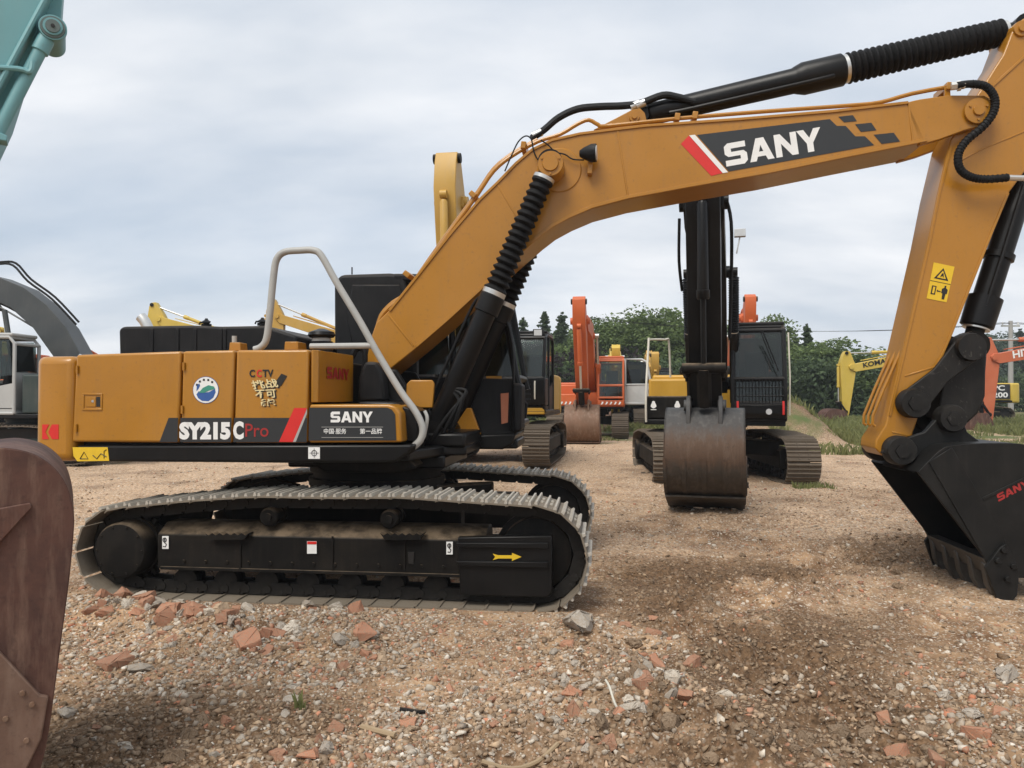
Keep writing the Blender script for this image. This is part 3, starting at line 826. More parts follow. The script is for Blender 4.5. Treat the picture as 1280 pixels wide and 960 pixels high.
    for s in (-1, 1):
        ram(rt, (0.75, s * (hw + .13), 1.42), (cb[0], s * (hw + .13), cb[1]), .085, .58, P_BLACK if bellows else boom_m, bellows=bellows, name='boom_cylinder')
    ram(rt, (ac[0], 0, ac[1]), (ap[0], 0, ap[1]), .085, .62, P_BLACK if bellows else boom_m, bellows=bellows, name='arm_cylinder')
    if 'bucket' not in skip:
        bu = bucket(rt, at_[0], at_[1], ka, bucket_w, bucket_m)
        bpn, = xf2([(-0.06, 0.44)], at_[0], at_[1], ka)
        d1 = 0.60; d2 = 0.56
        # two-bar linkage from the arm pin and the bucket pin
        P, Q = Vector(lk), Vector(bpn); D = (Q - P); L = max(D.length, 1e-4)
        aL = min(max((d1 * d1 - d2 * d2 + L * L) / (2 * L), -d1 * .98), d1 * .98); hL = math.sqrt(max(d1 * d1 - aL * aL, 0.001))
        u = D / L; w_ = Vector((-u.y, u.x))
        az = Vector((-math.sin(aa), math.cos(aa)))
        if w_.dot(az) < 0: w_ = -w_
        J = P + u * aL + w_ * hL
        for s in (-1, 1): MB().tube([(P.x, s * (ha + .03), P.y), (J.x, s * (ha + .03), J.y)], .055, 8).build('guide_link', base_m, ao)
        mb = MB(); mb.tube([(J.x, 0, J.y), (Q.x, 0, Q.y)], .10, 10); mb.cyl((J.x, -ha - .06, J.y), (J.x, ha + .06, J.y), .075, 14)
        mb.build('bucket_link', base_m, ao)
        ram(rt, (bc[0], 0, bc[1]), (J.x, 0, J.y), .075, .60, P_BLACK if bellows else boom_m, bellows=False, rodmat=P_BLACK if bellows else P_STEEL, name='bucket_cylinder')
    return rt, dict(tip=tip, at=at_, boom=bo, arm=ao, cab=c, ha=ha, hw=hw)
# ------------------------------------------------------------------ the main excavator
main = root('crawler_excavator', 'large ochre and black excavator in the foreground with boom arching over the yard', 'excavator', tuple(MC), MYAW)
_mi = (Matrix.Translation(MC) @ Matrix.Rotation(MYAW, 4, 'Z')).inverted()
_co = _mi @ Vector((0, 0, CAM_H))
def U(px, py, yl):
    """photograph pixel -> (x, z) on the machine's own upright plane y = yl"""
    a, b = (px - 640) / FPX, -(py - 480) / FPX
    d = Vector((a, math.cos(PITCH) - b * math.sin(PITCH), math.sin(PITCH) + b * math.cos(PITCH)))
    d = _mi.to_3x3() @ d
    t = (yl - _co.y) / d.y
    return (_co.x + d.x * t, _co.z + d.z * t)
def UP(pts, yl): return [U(a, b, yl) for a, b in pts]
def U3(px, py, yl):
    x, z = U(px, py, yl); return Vector((x, yl, z))
def decal(name, poly, yl, mat, parent, lift=0.002, t=0.0015):
    return MB().prism(UP(poly, yl), yl - lift - t, yl - lift).build(name, mat, parent)
def print_on(body, ll, lr, ul, yl, mat, parent, bold=0.03, lift=0.004):
    return lettering(body, U3(*ll, yl), U3(*lr, yl), U3(*ul, yl), (0, -1, 0), mat, parent, bold, thick=lift)

BLOCK = {'S': ([[(0, 0), (.84, 0), (1, .14), (1, .47), (.86, .60), (.30, .60), (.30, .75), (.97, .75), (.97, 1), (.17, 1), (0, .87), (0, .53), (.15, .40), (.70, .40), (.70, .25), (0, .25)]], 1.0),
    'A': ([[(0, 0), (.29, 0), (.37, .19), (.55, .19), (.55, .40), (.455, .40), (.55, .69), (.55, 1), (.37, 1)], [(1.10, 0), (.81, 0), (.73, .19), (.55, .19), (.55, .40), (.645, .40), (.55, .69), (.55, 1), (.73, 1)]], 1.10),
    'N': ([[(0, 0), (.28, 0), (.28, .58), (.72, 0), (1, 0), (1, 1), (.72, 1), (.72, .42), (.28, 1), (0, 1)]], 1.0),
    'Y': ([[(.40, 0), (.68, 0), (.68, .38), (1.08, 1), (.76, 1), (.54, .62), (.32, 1), (0, 1), (.40, .38)]], 1.08)}
def block_word(word, ll, lr, ul, normal, mat, parent, thick=.004):
    """wide block capitals filling the parallelogram ll-lr-ul"""
    ll, lr, ul = Vector(ll), Vector(lr), Vector(ul); nn = Vector(normal).normalized() * thick
    W = sum(BLOCK[c][1] for c in word) + .09 * (len(word) - 1); x = 0; mb = MB()
    for c in word:
        polys, w = BLOCK[c]
        for p in polys: mb.add([ll + (lr - ll) * ((x + a) / W) + (ul - ll) * b + nn for a, b in p], [tuple(range(len(p)))])
        x += w + (.09 if c != 'N' else .02)
    return mb.build('lettering', mat, parent)
def block_on(word, ll, lr, ul, yl, mat, parent, lift=.004): return block_word(word, U3(*ll, yl), U3(*lr, yl), U3(*ul, yl), (0, -1, 0), mat, parent, lift)
# crawlers
nf = track(main, -1.19, 0.6, 2, side=-1)
track(main, 1.19, 0.6, 2, side=1)
carbody(main, P_BLACKD)
YF = -1.392
mb = MB(); mb.prism(UP([(572, 672), (690, 670), (690, 741), (684, 747), (575, 744)], YF - 0.035), YF - 0.035, YF + 0.05)
gd = mb.build('idler_guard', P_BLACK, nf, 0.008)
for q in ([(570, 679), (685, 679), (685, 686), (572, 684)], [(570, 702), (685, 703), (685, 710), (572, 707)]):
    MB().prism(UP(q, YF - 0.06), YF - 0.06, YF - 0.036).build('guard_rib', P_BLACK, nf, 0.004)
ar_ = [(616, 692), (623, 694), (640, 694), (640, 691), (652, 696), (640, 701), (640, 698), (623, 698), (616, 700), (619, 696)]
decal('direction_arrow', ar_, YF - 0.036, P_YEL, nf)
MB().prism(UP([(200, 708), (605, 719), (605, 723), (200, 712)], YF - 0.012), YF - 0.012, YF + 0.03).build('frame_flange', P_BLACKD, nf, 0.003)
for x0, x1 in ((256, 311), (475, 530)):
    mb = MB(); k = 12
    pts = [(x0 + (x1 - x0) * i / k, 667.5 + (1.6 if i % 2 else -1.2)) for i in range(k + 1)]
    mb.prism(UP(pts + [(x1 - 6, 675), (x0 + 6, 675)], YF - 0.05), YF - 0.05, YF + 0.04); mb.build('step_tread', P_BLACKD, nf)
for cx, cy in ((207, 678), (562, 685)):
    decal('hook_sticker', [(cx - 4, cy - 8), (cx + 4, cy - 8), (cx + 4, cy + 8), (cx - 4, cy + 8)], YF - 0.010, P_WHITE, nf)
    mb = MB(); pts = [(cx + 2 * math.sin(a), cy - 3.5 - 2.6 * math.cos(a)) for a in np.linspace(0, 2 * math.pi, 12)] + [(cx, cy), (cx + 2.2, cy + 2), (cx + 1, cy + 5), (cx - 2, cy + 4.5)]
    mb.tube([(*(lambda q: (q[0], YF - 0.0145, q[1]))(U(a, b, YF)),) for a, b in pts], 0.0045, 5); mb.build('hook_sign', P_INK, nf)
decal('notice_sticker', [(384, 676.5), (396, 676.5), (396, 692), (384, 692)], YF - 0.010, P_WHITE, nf)
decal('notice_sticker', [(384.3, 676.8), (395.7, 676.8), (395.7, 680.2), (384.3, 680.2)], YF - 0.013, P_RED, nf)
for bx in range(230, 560, 27):
    c0 = U3(bx, 701.5 + (bx - 230) * .021, YF); MB().cyl(c0 + Vector((0, -.012, 0)), c0 + Vector((0, .004, 0)), .014, 6).build('frame_bolt', P_BLACKD, nf)
for bx in (300, 415, 505): MB().prism(UP([(bx, 670), (bx + 2, 670), (bx + 1.6, 712), (bx - .4, 712)], YF), YF - .012, YF).build('frame_seam', P_BLACKD, nf)
MB().prism(UP([(510, 690), (518, 690), (517, 705), (511, 704)], YF), YF - 0.0095, YF + .002).build('frame_slot', P_INK, nf)

# upper structure: right-hand flank
YS = -1.30
ds = MB().prism(UP([(96, 557), (516, 556), (512, 566), (494, 578), (385, 578.5), (101, 577), (93, 568)], YS), YS, YS + 0.5).build('skirt', P_BLACK, main, 0.02)
cx_s = U(92, 510, YS)[0]
xt = U(35, 520, YS)[0]
cwp = [(cx_s, YS), (xt + 0.13, YS), (xt + 0.04, YS + 0.05), (xt, YS + 0.15), (xt - 0.10, -0.7), (xt - 0.14, 0), (xt - 0.10, 0.7), (xt, 1.15), (xt + 0.10, 1.31), (cx_s, 1.31)]
z_lo, z_hi = U(70, 577, YS)[1], U(75, 445, YS)[1]
mb = MB(); mb.plan(cwp, z_lo, z_hi); cw = mb.build('counterweight', P_MAIN, main, 0.07, 4)
mb = MB(); mb.bb(cx_s + 0.02, U(386, 500, YS)[0], YS + 0.10, 1.28, 1.18, 2.10); mb.build('engine_housing', P_PLAST, main, 0.02)
zt = 0.0
def panel(name, poly, depth=0.42, bev=0.035):
    return MB().prism(UP(poly, YS), YS, YS + depth).build(name, P_MAIN, main, bev, 3)
d1 = panel('side_door', [(95, 443.5), (226, 439), (223, 553.5), (89.5, 552.5)], bev=0.022)
d2 = panel('side_door', [(228.4, 439), (293, 437.6), (289.6, 553.5), (225.4, 553.5)], bev=0.022)
d3 = panel('side_panel', [(295.4, 437.6), (386, 437), (383.8, 553.5), (292, 553.5)], bev=0.022)
# door latch: recessed plate in a raised rim
mb = MB()
for q in ([(103, 491.5), (128.5, 492), (128.5, 494), (103, 493.5)], [(103, 510.5), (128, 510.5), (128, 513), (103, 513)], [(103, 493.5), (105.5, 493.5), (105.5, 510.5), (103, 510.5)], [(126, 494), (128.5, 494), (128, 510.5), (126, 510.5)]):
    mb.prism(UP(q, YS), YS - 0.008, YS + 0.01)
mb.build('latch_rim', P_MAIN, d1, 0.003)
MB().prism(UP([(108, 496), (120, 496), (120, 508.5), (108, 508.5)], YS), YS - 0.006, YS + .01).build('door_latch', P_MAIN, d1, 0.003)
MB().prism(UP([(120.5, 496), (125.5, 496), (125.5, 508.5), (120.5, 508.5)], YS), YS - 0.002, YS + .01).build('latch_recess', P_INK, d1)
MB().cyl(U3(116, 501.5, YS - .004), U3(116, 501.5, YS - .010), 0.012, 12).build('key_lock', P_STEEL, d1)
for px, py in ((97.5, 462), (96, 535), (230.5, 458), (228.5, 512)):
    x, z = U(px, py, YS); MB().cyl((x, YS - .012, z - .035), (x, YS - .012, z + .035), .011, 10).build('door_hinge', P_MAIN, d1 if px < 200 else d2)
# fuel tank whose front face turns forward
xk = U(395, 470, YS)[0]; xj = U(389, 470, YS)[0]
zt0, zt1 = U(390, 503, YS)[1], U(390, 437.5, YS)[1]
mb = MB(); mb.plan([(xj, YS), (xk - 0.03, YS), (xk + .01, YS + 0.03), (xk + 0.05, YS + 0.85), (xj, YS + 0.85)], zt0, zt1)
tank = mb.build('fuel_tank', P_MAIN, main, 0.03, 3)
_tx = lambda y: xk + 0.012 + (y - YS - .03) * 0.04 / 0.82
def T3(px, py):
    """pixel on the tank's front face"""
    best = None
    for i in range(400):
        y = YS + 0.03 + 0.82 * i / 399; x, z = U(px, py, y); d = abs(x - _tx(y))
        if best is None or d < best[0]: best = (d, Vector((_tx(y), y, z)))
    return best[1]
block_word('SANY', T3(408, 473), T3(436, 475.5), T3(408, 458), (1, -.05, 0), P_DKRED, tank, .006)
# tool box with a black inset face
xb0 = U(387, 530, YS)[0]
tb = MB().prism(UP([(387, 505.5), (486, 505.5), (494, 508), (500, 516), (502.5, 553), (386.2, 553.5)], YS), YS, YS + 0.75).build('tool_box', P_MAIN, main, 0.018, 3)
decal('tool_box_cover', [(386.8, 509.5), (484, 509.5), (490, 512), (494, 518), (495.5, 550.5), (386, 550.8)], YS, P_CHAR, tb, 0.001, 0.004)
MB().prism(UP([(447, 502), (492, 502.5), (515, 512), (516, 530), (447, 530)], YS + .3), YS + .30, YS + .8).build('tool_box_lid', P_BLACK, main, 0.02)
mb = MB(); mb.prism(UP([(503, 508), (521, 514), (522, 552), (503, 552)], YS + .18), YS + .18, YS + .62); mb.build('front_step', P_BLACK, main, 0.01)
# skirt front and slewing platform
mb = MB(); mb.plan([(-2.15, YS + .12), (0.62, YS + .12), (0.80, -0.55), (1.0, -0.5), (1.0, 0.45), (1.38, 0.5), (1.38, 1.28), (-2.15, 1.28)], 1.205, 1.30); mb.build('platform', P_BLACK, main, 0.02)
mb = MB(); mb.prism(UP([(386, 577), (510, 573), (520, 585), (495, 592), (405, 590)], YS + .35), YS + .35, 0.6); mb.build('platform_underside', P_BLACKD, main, 0.02)
# decals on the flank
YD = YS
decal('stripe', [(199.5, 552.6), (211, 522.3), (222.8, 522.3), (222.0, 552.6)], YD, P_CHAR, d1)
decal('stripe', [(225.8, 522.3), (289.6, 522.3), (288.8, 552.6), (225.2, 552.6)], YD, P_CHAR, d2)
decal('stripe', [(292.6, 522.3), (384.2, 522.3), (383.4, 552.6), (292.0, 552.6)], YD, P_CHAR, d3)
decal('slash', [(349, 552.4), (368, 510), (384.2, 510), (366.5, 552.4)], YD, P_RED, d3, 0.0038)
decal('slash', [(366.5, 552.4), (384.0, 511), (384.0, 517), (370, 552.4)], YD, P_RAIL, d3, 0.0038)
print_on('SY215', (224.5, 549.5), (288.5, 549.5), (224.5, 527.5), YD, P_WHITE, d2, 0.062, 0.006)
print_on('C', (291.8, 549.3), (305, 549.3), (291.8, 526.5), YD, P_WHITE, d3, 0.055, 0.006)
print_on('Pro', (307, 546), (336, 546), (307, 529.5), YD, P_DKRED, d3, 0.006, 0.006)
block_on('SANY', (413.5, 528), (467, 528), (413.5, 514.5), YD - .004, P_WHITE, tb)
print_on('中国·服务', (405, 542.5), (433, 542.5), (405, 535.5), YD - .004, P_WHITE, tb, 0.012, 0.004)
print_on('第一品牌', (450, 542.5), (477.5, 542.5), (450, 535.5), YD - .004, P_WHITE, tb, 0.012, 0.004)
for yy in (533.5, 546.5): decal('rule', [(402, yy), (479, yy), (479, yy + .6), (402, yy + .6)], YD - .005, P_RAIL, tb)
print_on('C', (312, 471.5), (319, 471.5), (312, 462), YD, P_INK, d3, 0.03, 0.005)
print_on('C', (321, 471.5), (327.5, 471.5), (321, 462), YD, P_RED, d3, 0.03, 0.005)
print_on('TV', (328.5, 471.5), (342, 471.5), (328.5, 462), YD, P_INK, d3, 0.03, 0.005)
for off, mt, lf in (((1.8, 1.2), P_INK, .005), ((0, 0), P_GOLD, .0075)):
    ox, oy = off
    print_on('挑战', (317 + ox, 487 + oy), (349 + ox, 484 + oy), (313.5 + ox, 476 + oy), YD, mt, d3, 0.022, lf)
    print_on('不可', (320 + ox, 498 + oy), (346 + ox, 497 + oy), (318.5 + ox, 487.5 + oy), YD, mt, d3, 0.022, lf)
    print_on('能', (326 + ox, 508 + oy), (345 + ox, 507 + oy), (325 + ox, 499 + oy), YD, mt, d3, 0.022, lf)
decal('emblem_flash', [(344, 478), (352, 467), (359, 470), (352, 482), (349, 483)], YD, P_INK, d3, 0.003)
def disc(cx, cy, r, mat, lift, parent, poly=None, name='round_emblem'):
    decal(name, poly or [(cx + r * math.cos(a), cy + r * 1.04 * math.sin(a)) for a in np.linspace(0, 2 * math.pi, 33)[:-1]], YD, mat, parent, lift)
disc(257.5, 487.5, 16.2, P_BLUE, 0.002, d2)
disc(257.5, 487.5, 15.6, P_WHITE, 0.0036, d2)
disc(0, 0, 0, P_BLUE, 0.0052, d2, [(246, 493), (249, 489), (255, 491), (262, 490), (269, 486), (270, 490), (267, 497), (261, 501.5), (253, 501), (248, 497.5)])
disc(0, 0, 0, P_BLUE, 0.0052, d2, [(246, 489), (246.5, 482), (249.5, 479), (250.5, 482), (248.5, 486)])
disc(0, 0, 0, P_GREEN, 0.0068, d2, [(249, 491), (254, 485), (261, 481.5), (267.5, 483), (269.5, 486), (262, 488), (256, 491)])
for a0 in range(-150, -25, 25):
    a = R(a0); decal('emblem_mark', [(257.5 + 12.6 * math.cos(a) + dx, 487.5 + 12.9 * math.sin(a) + dy) for dx, dy in ((-1.2, -1.3), (1.2, -1.3), (1.2, 1.2), (-1.2, 1.2))], YD, P_INK, d2, 0.0052)
# counterweight chevron
zc = [U(a, b, YS) for a, b in ((46, 531), (59, 531), (53.5, 540), (59, 549), (46, 549))]
xo = cx_s - 0.30
MB().prism(UP([(53.0, 530.5), (61.5, 530.5), (57.0, 540), (61.5, 549), (53.0, 549)], YS), YS - 0.0035, YS - 0.001).build('chevron', P_RED, cw)
MB().prism(UP([(65.2, 530.5), (73.5, 530.5), (73.5, 549), (65.2, 549), (60.5, 540)], YS), YS - 0.0035, YS - 0.001).build('chevron', P_RED, cw)
# yellow warning sign low on the skirt
sg = decal('warning_sign', [(91, 559), (134.8, 559), (136.8, 576), (97, 576.6), (92.2, 570)], YS, P_YEL, ds, 0.002, 0.002)
mb = MB()
for poly in ([(100, 573.5), (105, 565), (110, 573.5), (100, 573.5)], [(116, 569), (121, 573.5), (126, 567), (133, 571)], [(130, 573), (130, 564), (133, 562)]):
    mb.tube([U3(a, b, YS - 0.0055) for a, b in poly], 0.004, 5)
mb.build('warning_pictogram', P_INK, ds)
decal('target_sticker', [(385.5, 559), (400, 559), (400, 573.5), (385.5, 573.5)], YS, P_WHITE, ds, 0.002, 0.002)
mb = MB()
mb.tube([U3(392.7 + 3.2 * math.cos(a), 566.3 + 3.4 * math.sin(a), YS - .0055) for a in np.linspace(0, 6.28, 15)], .003, 5)
mb.tube([U3(387, 566.3, YS - .0055), U3(398.5, 566.3, YS - .0055)], .002, 5); mb.tube([U3(392.7, 560.5, YS - .0055), U3(392.7, 572, YS - .0055)], .002, 5)
mb.build('target_pictogram', P_INK, ds)
# engine hood with moulded ribs, exhaust, caps
YH = -0.62
hood_ = MB().prism(UP([(149, 446), (148, 412), (153, 408), (240, 406.5), (275, 408), (330, 407), (352, 414), (371, 420), (373, 446)], YH), YH, YH + 1.35).build('engine_hood', P_PLAST, main, 0.05, 3)
for px in (190, 222, 244, 276, 281):
    MB().prism(UP([(px - 2.2, 444), (px - 2.2, 411), (px + 2.2, 411), (px + 2.2, 444)], YH), YH - 0.012, YH + .02).build('hood_rib', P_PLAST, hood_, 0.006)
mb = MB(); mb.tube([U3(186, 412, -0.2), U3(181, 402, -0.2), U3(176, 396, -0.2)], .055, 14, 3); mb.build('exhaust_pipe', P_STEEL, main)
for px, py in ((258, 404), (328, 403)):
    mb = MB(); mb.lathe(U3(px, py + 4, -.35), U3(px, py - 6, -.35), [(0, .05), (.3, .05), (.35, .03), (.6, .045), (.8, .02), (1, .012)], 10)
    mb.tube([U3(px - 9, py + 2, -.4), U3(px - 8, py - 1, -.4), U3(px + 4, py - 1, -.4)], .009, 6); mb.build('filler_cap', P_BLACK, main)
mb = MB(); mb.prism(UP([(286, 438.5), (287, 428), (300, 428), (301, 438.5)], YS + .2), YS + .2, YS + .34); bs = mb.build('rail_bracket', P_MAIN, main, .006)
mb = MB(); mb.cyl(U3(293, 428, YS + .27), U3(293, 420, YS + .27), .022, 12); mb.build('bracket_cap', P_RAIL, bs)
mb = MB(); mb.prism(UP([(355, 437.5), (356, 427), (372, 427), (373, 437.5)], YS + .2), YS + .2, YS + .4); mb.build('rail_bracket', P_MAIN, main, .006)
mb = MB(); mb.lathe(U3(402, 440, -.8), U3(402, 411, -.8), [(0, .10), (.45, .10), (.46, .085), (.62, .085), (.63, .11), (.72, .125), (.85, .115), (1, .03)], 22); mb.build('air_precleaner', P_BLACK, main)
mb = MB(); mb.lathe(U3(402, 427, -.8), U3(402, 423, -.8), [(0, .088), (1, .088)], 22); mb.build('precleaner_band', P_RAIL, main)
# handrail
YR = -1.12
mb = MB(); mb.tube([U3(a, b, YR) for a, b in ((318, 437), (326, 434), (333, 424), (337, 395), (342, 345), (346, 324), (356, 315), (375, 313), (392, 313), (402, 320), (420, 352), (450, 402), (470, 438), (500, 488), (519, 514), (528, 534), (526, 549), (516, 559))], 0.031, 12, 4)
hr = mb.build('handrail', P_RAIL, main)
mb = MB(); mb.tube([U3(388, 433, YR), U3(467, 432, YR)], 0.027, 10); mb.build('rail_crossbar', P_RAIL, hr)
for px in (512, 531):
    mb = MB(); mb.tube([U3(px, 514, YR + .12), U3(px + 3, 524, YR + .1), U3(px - 1, 546, YR + .12)], .016, 8, 4); mb.build('rail_clamp', P_RAIL, hr)
# front platform pieces, hoses by the boom foot
mb = MB(); mb.prism(UP([(446, 502), (448, 470), (456, 452), (470, 452), (477, 462), (482, 502)], -.55), -.55, -.36); mb.build('valve_cover', P_PLAST, main, .03)
mb = MB(); mb.tube([U3(a, b, -.42) for a, b in ((440, 447), (446, 436), (455, 438), (456, 455), (452, 478))], .028, 8, 4); mb.build('hose', P_RUBBER, main)
mb = MB(); mb.prism(UP([(507, 510), (508, 480), (513, 475), (540, 475), (543, 480), (541, 510)], -.46), -.46, -.42); mb.build('boom_foot_bracket', P_MAIN, main, .01)
mb = MB(); mb.prism(UP([(562, 543), (583, 510), (589, 510), (601, 543)], .34), .34, .40); mb.build('cab_mount', P_MAIN, main, .008)
mb = MB(); mb.prism([(-.05, 1.3), (.62, 1.3), (.55, 1.62), (.30, 2.02), (.10, 2.05), (-.02, 1.9)], -.40, -.34); mb.build('boom_mount', P_BLACK, main, .02)
mb = MB(); mb.prism([(-.05, 1.3), (.62, 1.3), (.55, 1.62), (.30, 2.02), (.10, 2.05), (-.02, 1.9)], .34, .40); mb.build('boom_mount', P_BLACK, main, .02)
mb = MB(); mb.bb(-.7, .82, -.62, .6, 1.09, 1.21); mb.build('swing_plate', P_BLACK, main, .02)
mb = MB(); mb.bb(.55, 1.0, -.56, .45, 1.28, 1.42); mb.build('cylinder_mount', P_BLACK, main, .03)
# cab on the far side
YC0, YC1 = 0.44, 1.36
prof = UP([(418, 546), (417, 352), (426, 343), (486, 341), (490, 343), (604, 344), (628, 372), (645, 470), (650, 480), (648, 530), (640, 556), (560, 558)], YC0)
zb = 1.18
mb = MB(); rear = UP([(418, 546), (417, 352), (426, 343), (486, 341), (505, 343), (520, 400), (520, 546)], YC0)
mb.prism(rear, YC0, YC1); cab = mb.build('cab', P_PLAST, main, 0.04, 3)
mb = MB(); mb.prism(UP([(440, 356), (500, 356), (512, 400), (500, 430), (440, 430), (434, 400)], YC0), YC0 - .02, YC0 + .02); mb.build('cab_side_panel', P_PLAST, cab, .015)
mb = MB(); mb.prism(UP([(490, 341.5), (604, 343), (612, 352), (490, 352)], YC0), YC0, YC1); mb.build('cab_roof', P_PLAST, cab, .03)
mb = MB(); mb.prism(UP([(521, 470), (645, 474), (650, 480), (648, 530), (640, 557), (521, 558)], YC0), YC0, YC0 + .05); mb.build('cab_lower_panel', P_PLAST, cab, .015)
mb = MB(); mb.prism(UP([(521, 500), (645, 500), (650, 505), (648, 530), (640, 557), (521, 558)], YC0), YC1 - .05, YC1); mb.build('cab_lower_panel', P_PLAST, cab, .015)
mb = MB()
for yy in (YC0 + .03, YC1 - .03):
    mb.tube([(x, yy, z) for x, z in UP([(604, 346), (628, 374), (645, 472), (649, 486)], YC0)], .04, 8); mb.tube([(x, yy, z) for x, z in UP([(560, 346), (568, 480)], YC0)], .035, 8)
for q in ((604, 346), (628, 374), (645, 472), (648, 530)):
    x, z = U(*q, YC0); mb.tube([(x, YC0 + .03, z), (x, YC1 - .03, z)], .04, 8)
mb.build('cab_pillar', P_BLACK, cab)
mb = MB(); mb.prism(UP([(523, 354), (556, 354), (562, 468), (523, 468)], YC0), YC0 + .02, YC0 + .03); mb.build('side_window', G_DARK, cab)
mb = MB(); mb.prism(UP([(566, 354), (602, 356), (625, 376), (641, 470), (571, 470)], YC0), YC0 + .02, YC0 + .03); mb.build('side_window', G_DARK, cab)
fr_ = [U(608, 352, YC0), U(627, 377, YC0), U(644, 470, YC0)]
mb = MB(); mb.prism(fr_ + [(x + .012, z) for x, z in fr_[::-1]], YC0 + .07, YC1 - .07); mb.build('windscreen', G_CAB, cab)
mb = MB(); mb.bb(0.1, 0.55, .65, 1.15, 1.3, 1.65); mb.bb(-.05, .12, .66, 1.14, 1.6, 2.45); mb.build('seat', P_SEAT, cab, .05)
x_, z_ = U(640, 395, YC0)
mb = MB(); mb.prism(UP([(641, 478), (653, 480), (652, 538), (642, 541)], YC0 - .04), YC0 - .10, YC0 + .30); mb.build('front_guard', P_PLAST, cab, .03)
mb = MB(); mb.tube([U3(631, 392, YC0 - .05), U3(640, 430, YC0 - .05), U3(642, 480, YC0 - .05), U3(640, 538, YC0 - .05)], .016, 8, 3); mb.build('grab_rail', P_BLACK, cab)
mb = MB(); mb.prism(UP([(560, 545), (645, 542), (640, 556), (628, 562), (560, 561)], YC0 - .06), YC0 - .06, YC1); mb.build('cab_sill', P_BLACK, cab, .02)
mb = MB(); mb.tube([U3(440, 343, .7), U3(440, 334, .7)], .008, 6); mb.build('antenna', P_BLACK, cab)
mb = MB(); mb.prism(UP([(626, 492), (636, 491), (635, 528), (627, 530)], YC0 - .05), YC0 - .065, YC0 - .05); mb.build('cab_reflector', paint('old_orange', (0.42, 0.13, 0.06), .5, .3), cab)

P_BLACKP = paint('scuffed_black', (0.009, 0.0085, 0.008), 0.48, 0.20, (0.06, 0.052, 0.042), 4.0, spec=.3, chips=(.05, .045, .04))
# boom
YB = -0.29
top = [(458, 451), (463, 424), (470, 404), (487, 387), (520, 346), (565, 289), (600, 248), (622, 227), (645, 203), (665, 186), (690, 174), (725, 166), (765, 161), (807, 156), (920, 148), (1040, 138), (1135, 127)]
low = [(1158, 177.5), (1060, 197), (960, 217.5), (860, 235), (785, 249), (740, 261), (712, 273), (690, 285), (672, 299), (640, 327), (597, 367), (560, 401), (520, 435.5), (482, 466), (470, 470), (460, 462)]
bpoly = UP(top + low, YB)
boom = MB().prism(bpoly, YB, -YB).build('boom', P_MAIN, main, 0.010, 2)
# the web plate stands 10 mm inside the flanges: flange strips along both edges
def strip(pts, wpx, name, lift=0.012):
    """ribbon along a pixel polyline on the boom's side"""
    p3 = [U3(a, b, YB) for a, b in pts]
    mb = MB(); vs = []; n = len(p3)
    for i, p in enumerate(p3):
        t = (p3[min(n - 1, i + 1)] - p3[max(0, i - 1)]).normalized(); w = Vector((-t.z, 0, t.x)) * wpx
        for a, yy in ((1, YB + .01), (1, YB - lift), (-1, YB - lift), (-1, YB + .01)):
            q = p + w * a; vs.append((q.x, yy, q.z))
    fs = [(i * 4 + k, i * 4 + (k + 1) % 4, i * 4 + 4 + (k + 1) % 4, i * 4 + 4 + k) for i in range(n - 1) for k in range(4)] + [(3, 2, 1, 0), tuple(4 * n - 4 + k for k in range(4))]
    mb.add(vs, fs); return mb.build(name, P_MAIN, boom, 0.003, 1)
strip([(x, y + 1.5) for x, y in top[3:]], 0.013, 'flange', 0.014)
strip([(x, y - 2.5) for x, y in low[:-3]], 0.016, 'flange', 0.016)
strip([(622, 231), (648, 275)], 0.008, 'weld_seam', 0.006)
strip([(485, 393), (517, 433)], 0.008, 'weld_seam', 0.006)
strip([(772, 163), (785, 246)], 0.008, 'weld_seam', 0.006)
strip([(1136, 130), (1141, 178)], 0.008, 'weld_seam', 0.006)
# forked tip plates around the arm
for s in (-1, 1):
    y0 = YB if s < 0 else -YB
    pl = UP([(1132, 128), (1150, 124), (1185, 119), (1205, 119)] + [(1223 + 21 * math.cos(R(a)), 138 + 20 * math.sin(R(a))) for a in range(-70, 95, 20)] + [(1205, 163), (1175, 174), (1150, 181)], YB)
    MB().prism(pl, y0, y0 - s * .07).build('tip_plate', P_MAIN, boom, 0.006)
def pin(px, py, y0, y1, r, mat, parent, name='pin', cap=0.5):
    c0, c1 = U3(px, py, y0), U3(px, py, y0); x, z = U(px, py, y0)
    mb = MB(); mb.lathe((x, y1, z), (x, y0, z), [(0, r), (.93, r), (1, r * .93)], 28)
    d = y0 - y1
    mb.lathe((x, y0, z), (x, y0 + (-.02 if d < 0 else .02), z), [(0, r * cap), (1, r * cap * .92)], 20)
    return mb.build(name, mat, parent)
pin(1223, 138, YB - .03, -YB + .03, .105, P_MAIN, boom)
pin(688, 204, YB - .245, -YB + .245, .125, P_MAIN, boom, 'pin', .62)
x, z = U(699, 213, YB)
MB().lathe((x, YB + .02, z), (x, YB - .012, z), [(0, .215), (.7, .215), (1, .205)], 36).build('boss_plate', P_MAIN, boom)
MB().prism(UP([(742, 162), (790, 137), (800, 135), (806, 141), (810, 157)], -.16), -.16, -.10).build('bracket', P_MAIN, boom, .005)
MB().prism(UP([(742, 162), (790, 137), (800, 135), (806, 141), (810, 157)], -.16), .10, .16).build('bracket', P_MAIN, boom, .005)
pin(793, 146, -.19, .19, .05, P_MAIN, boom)
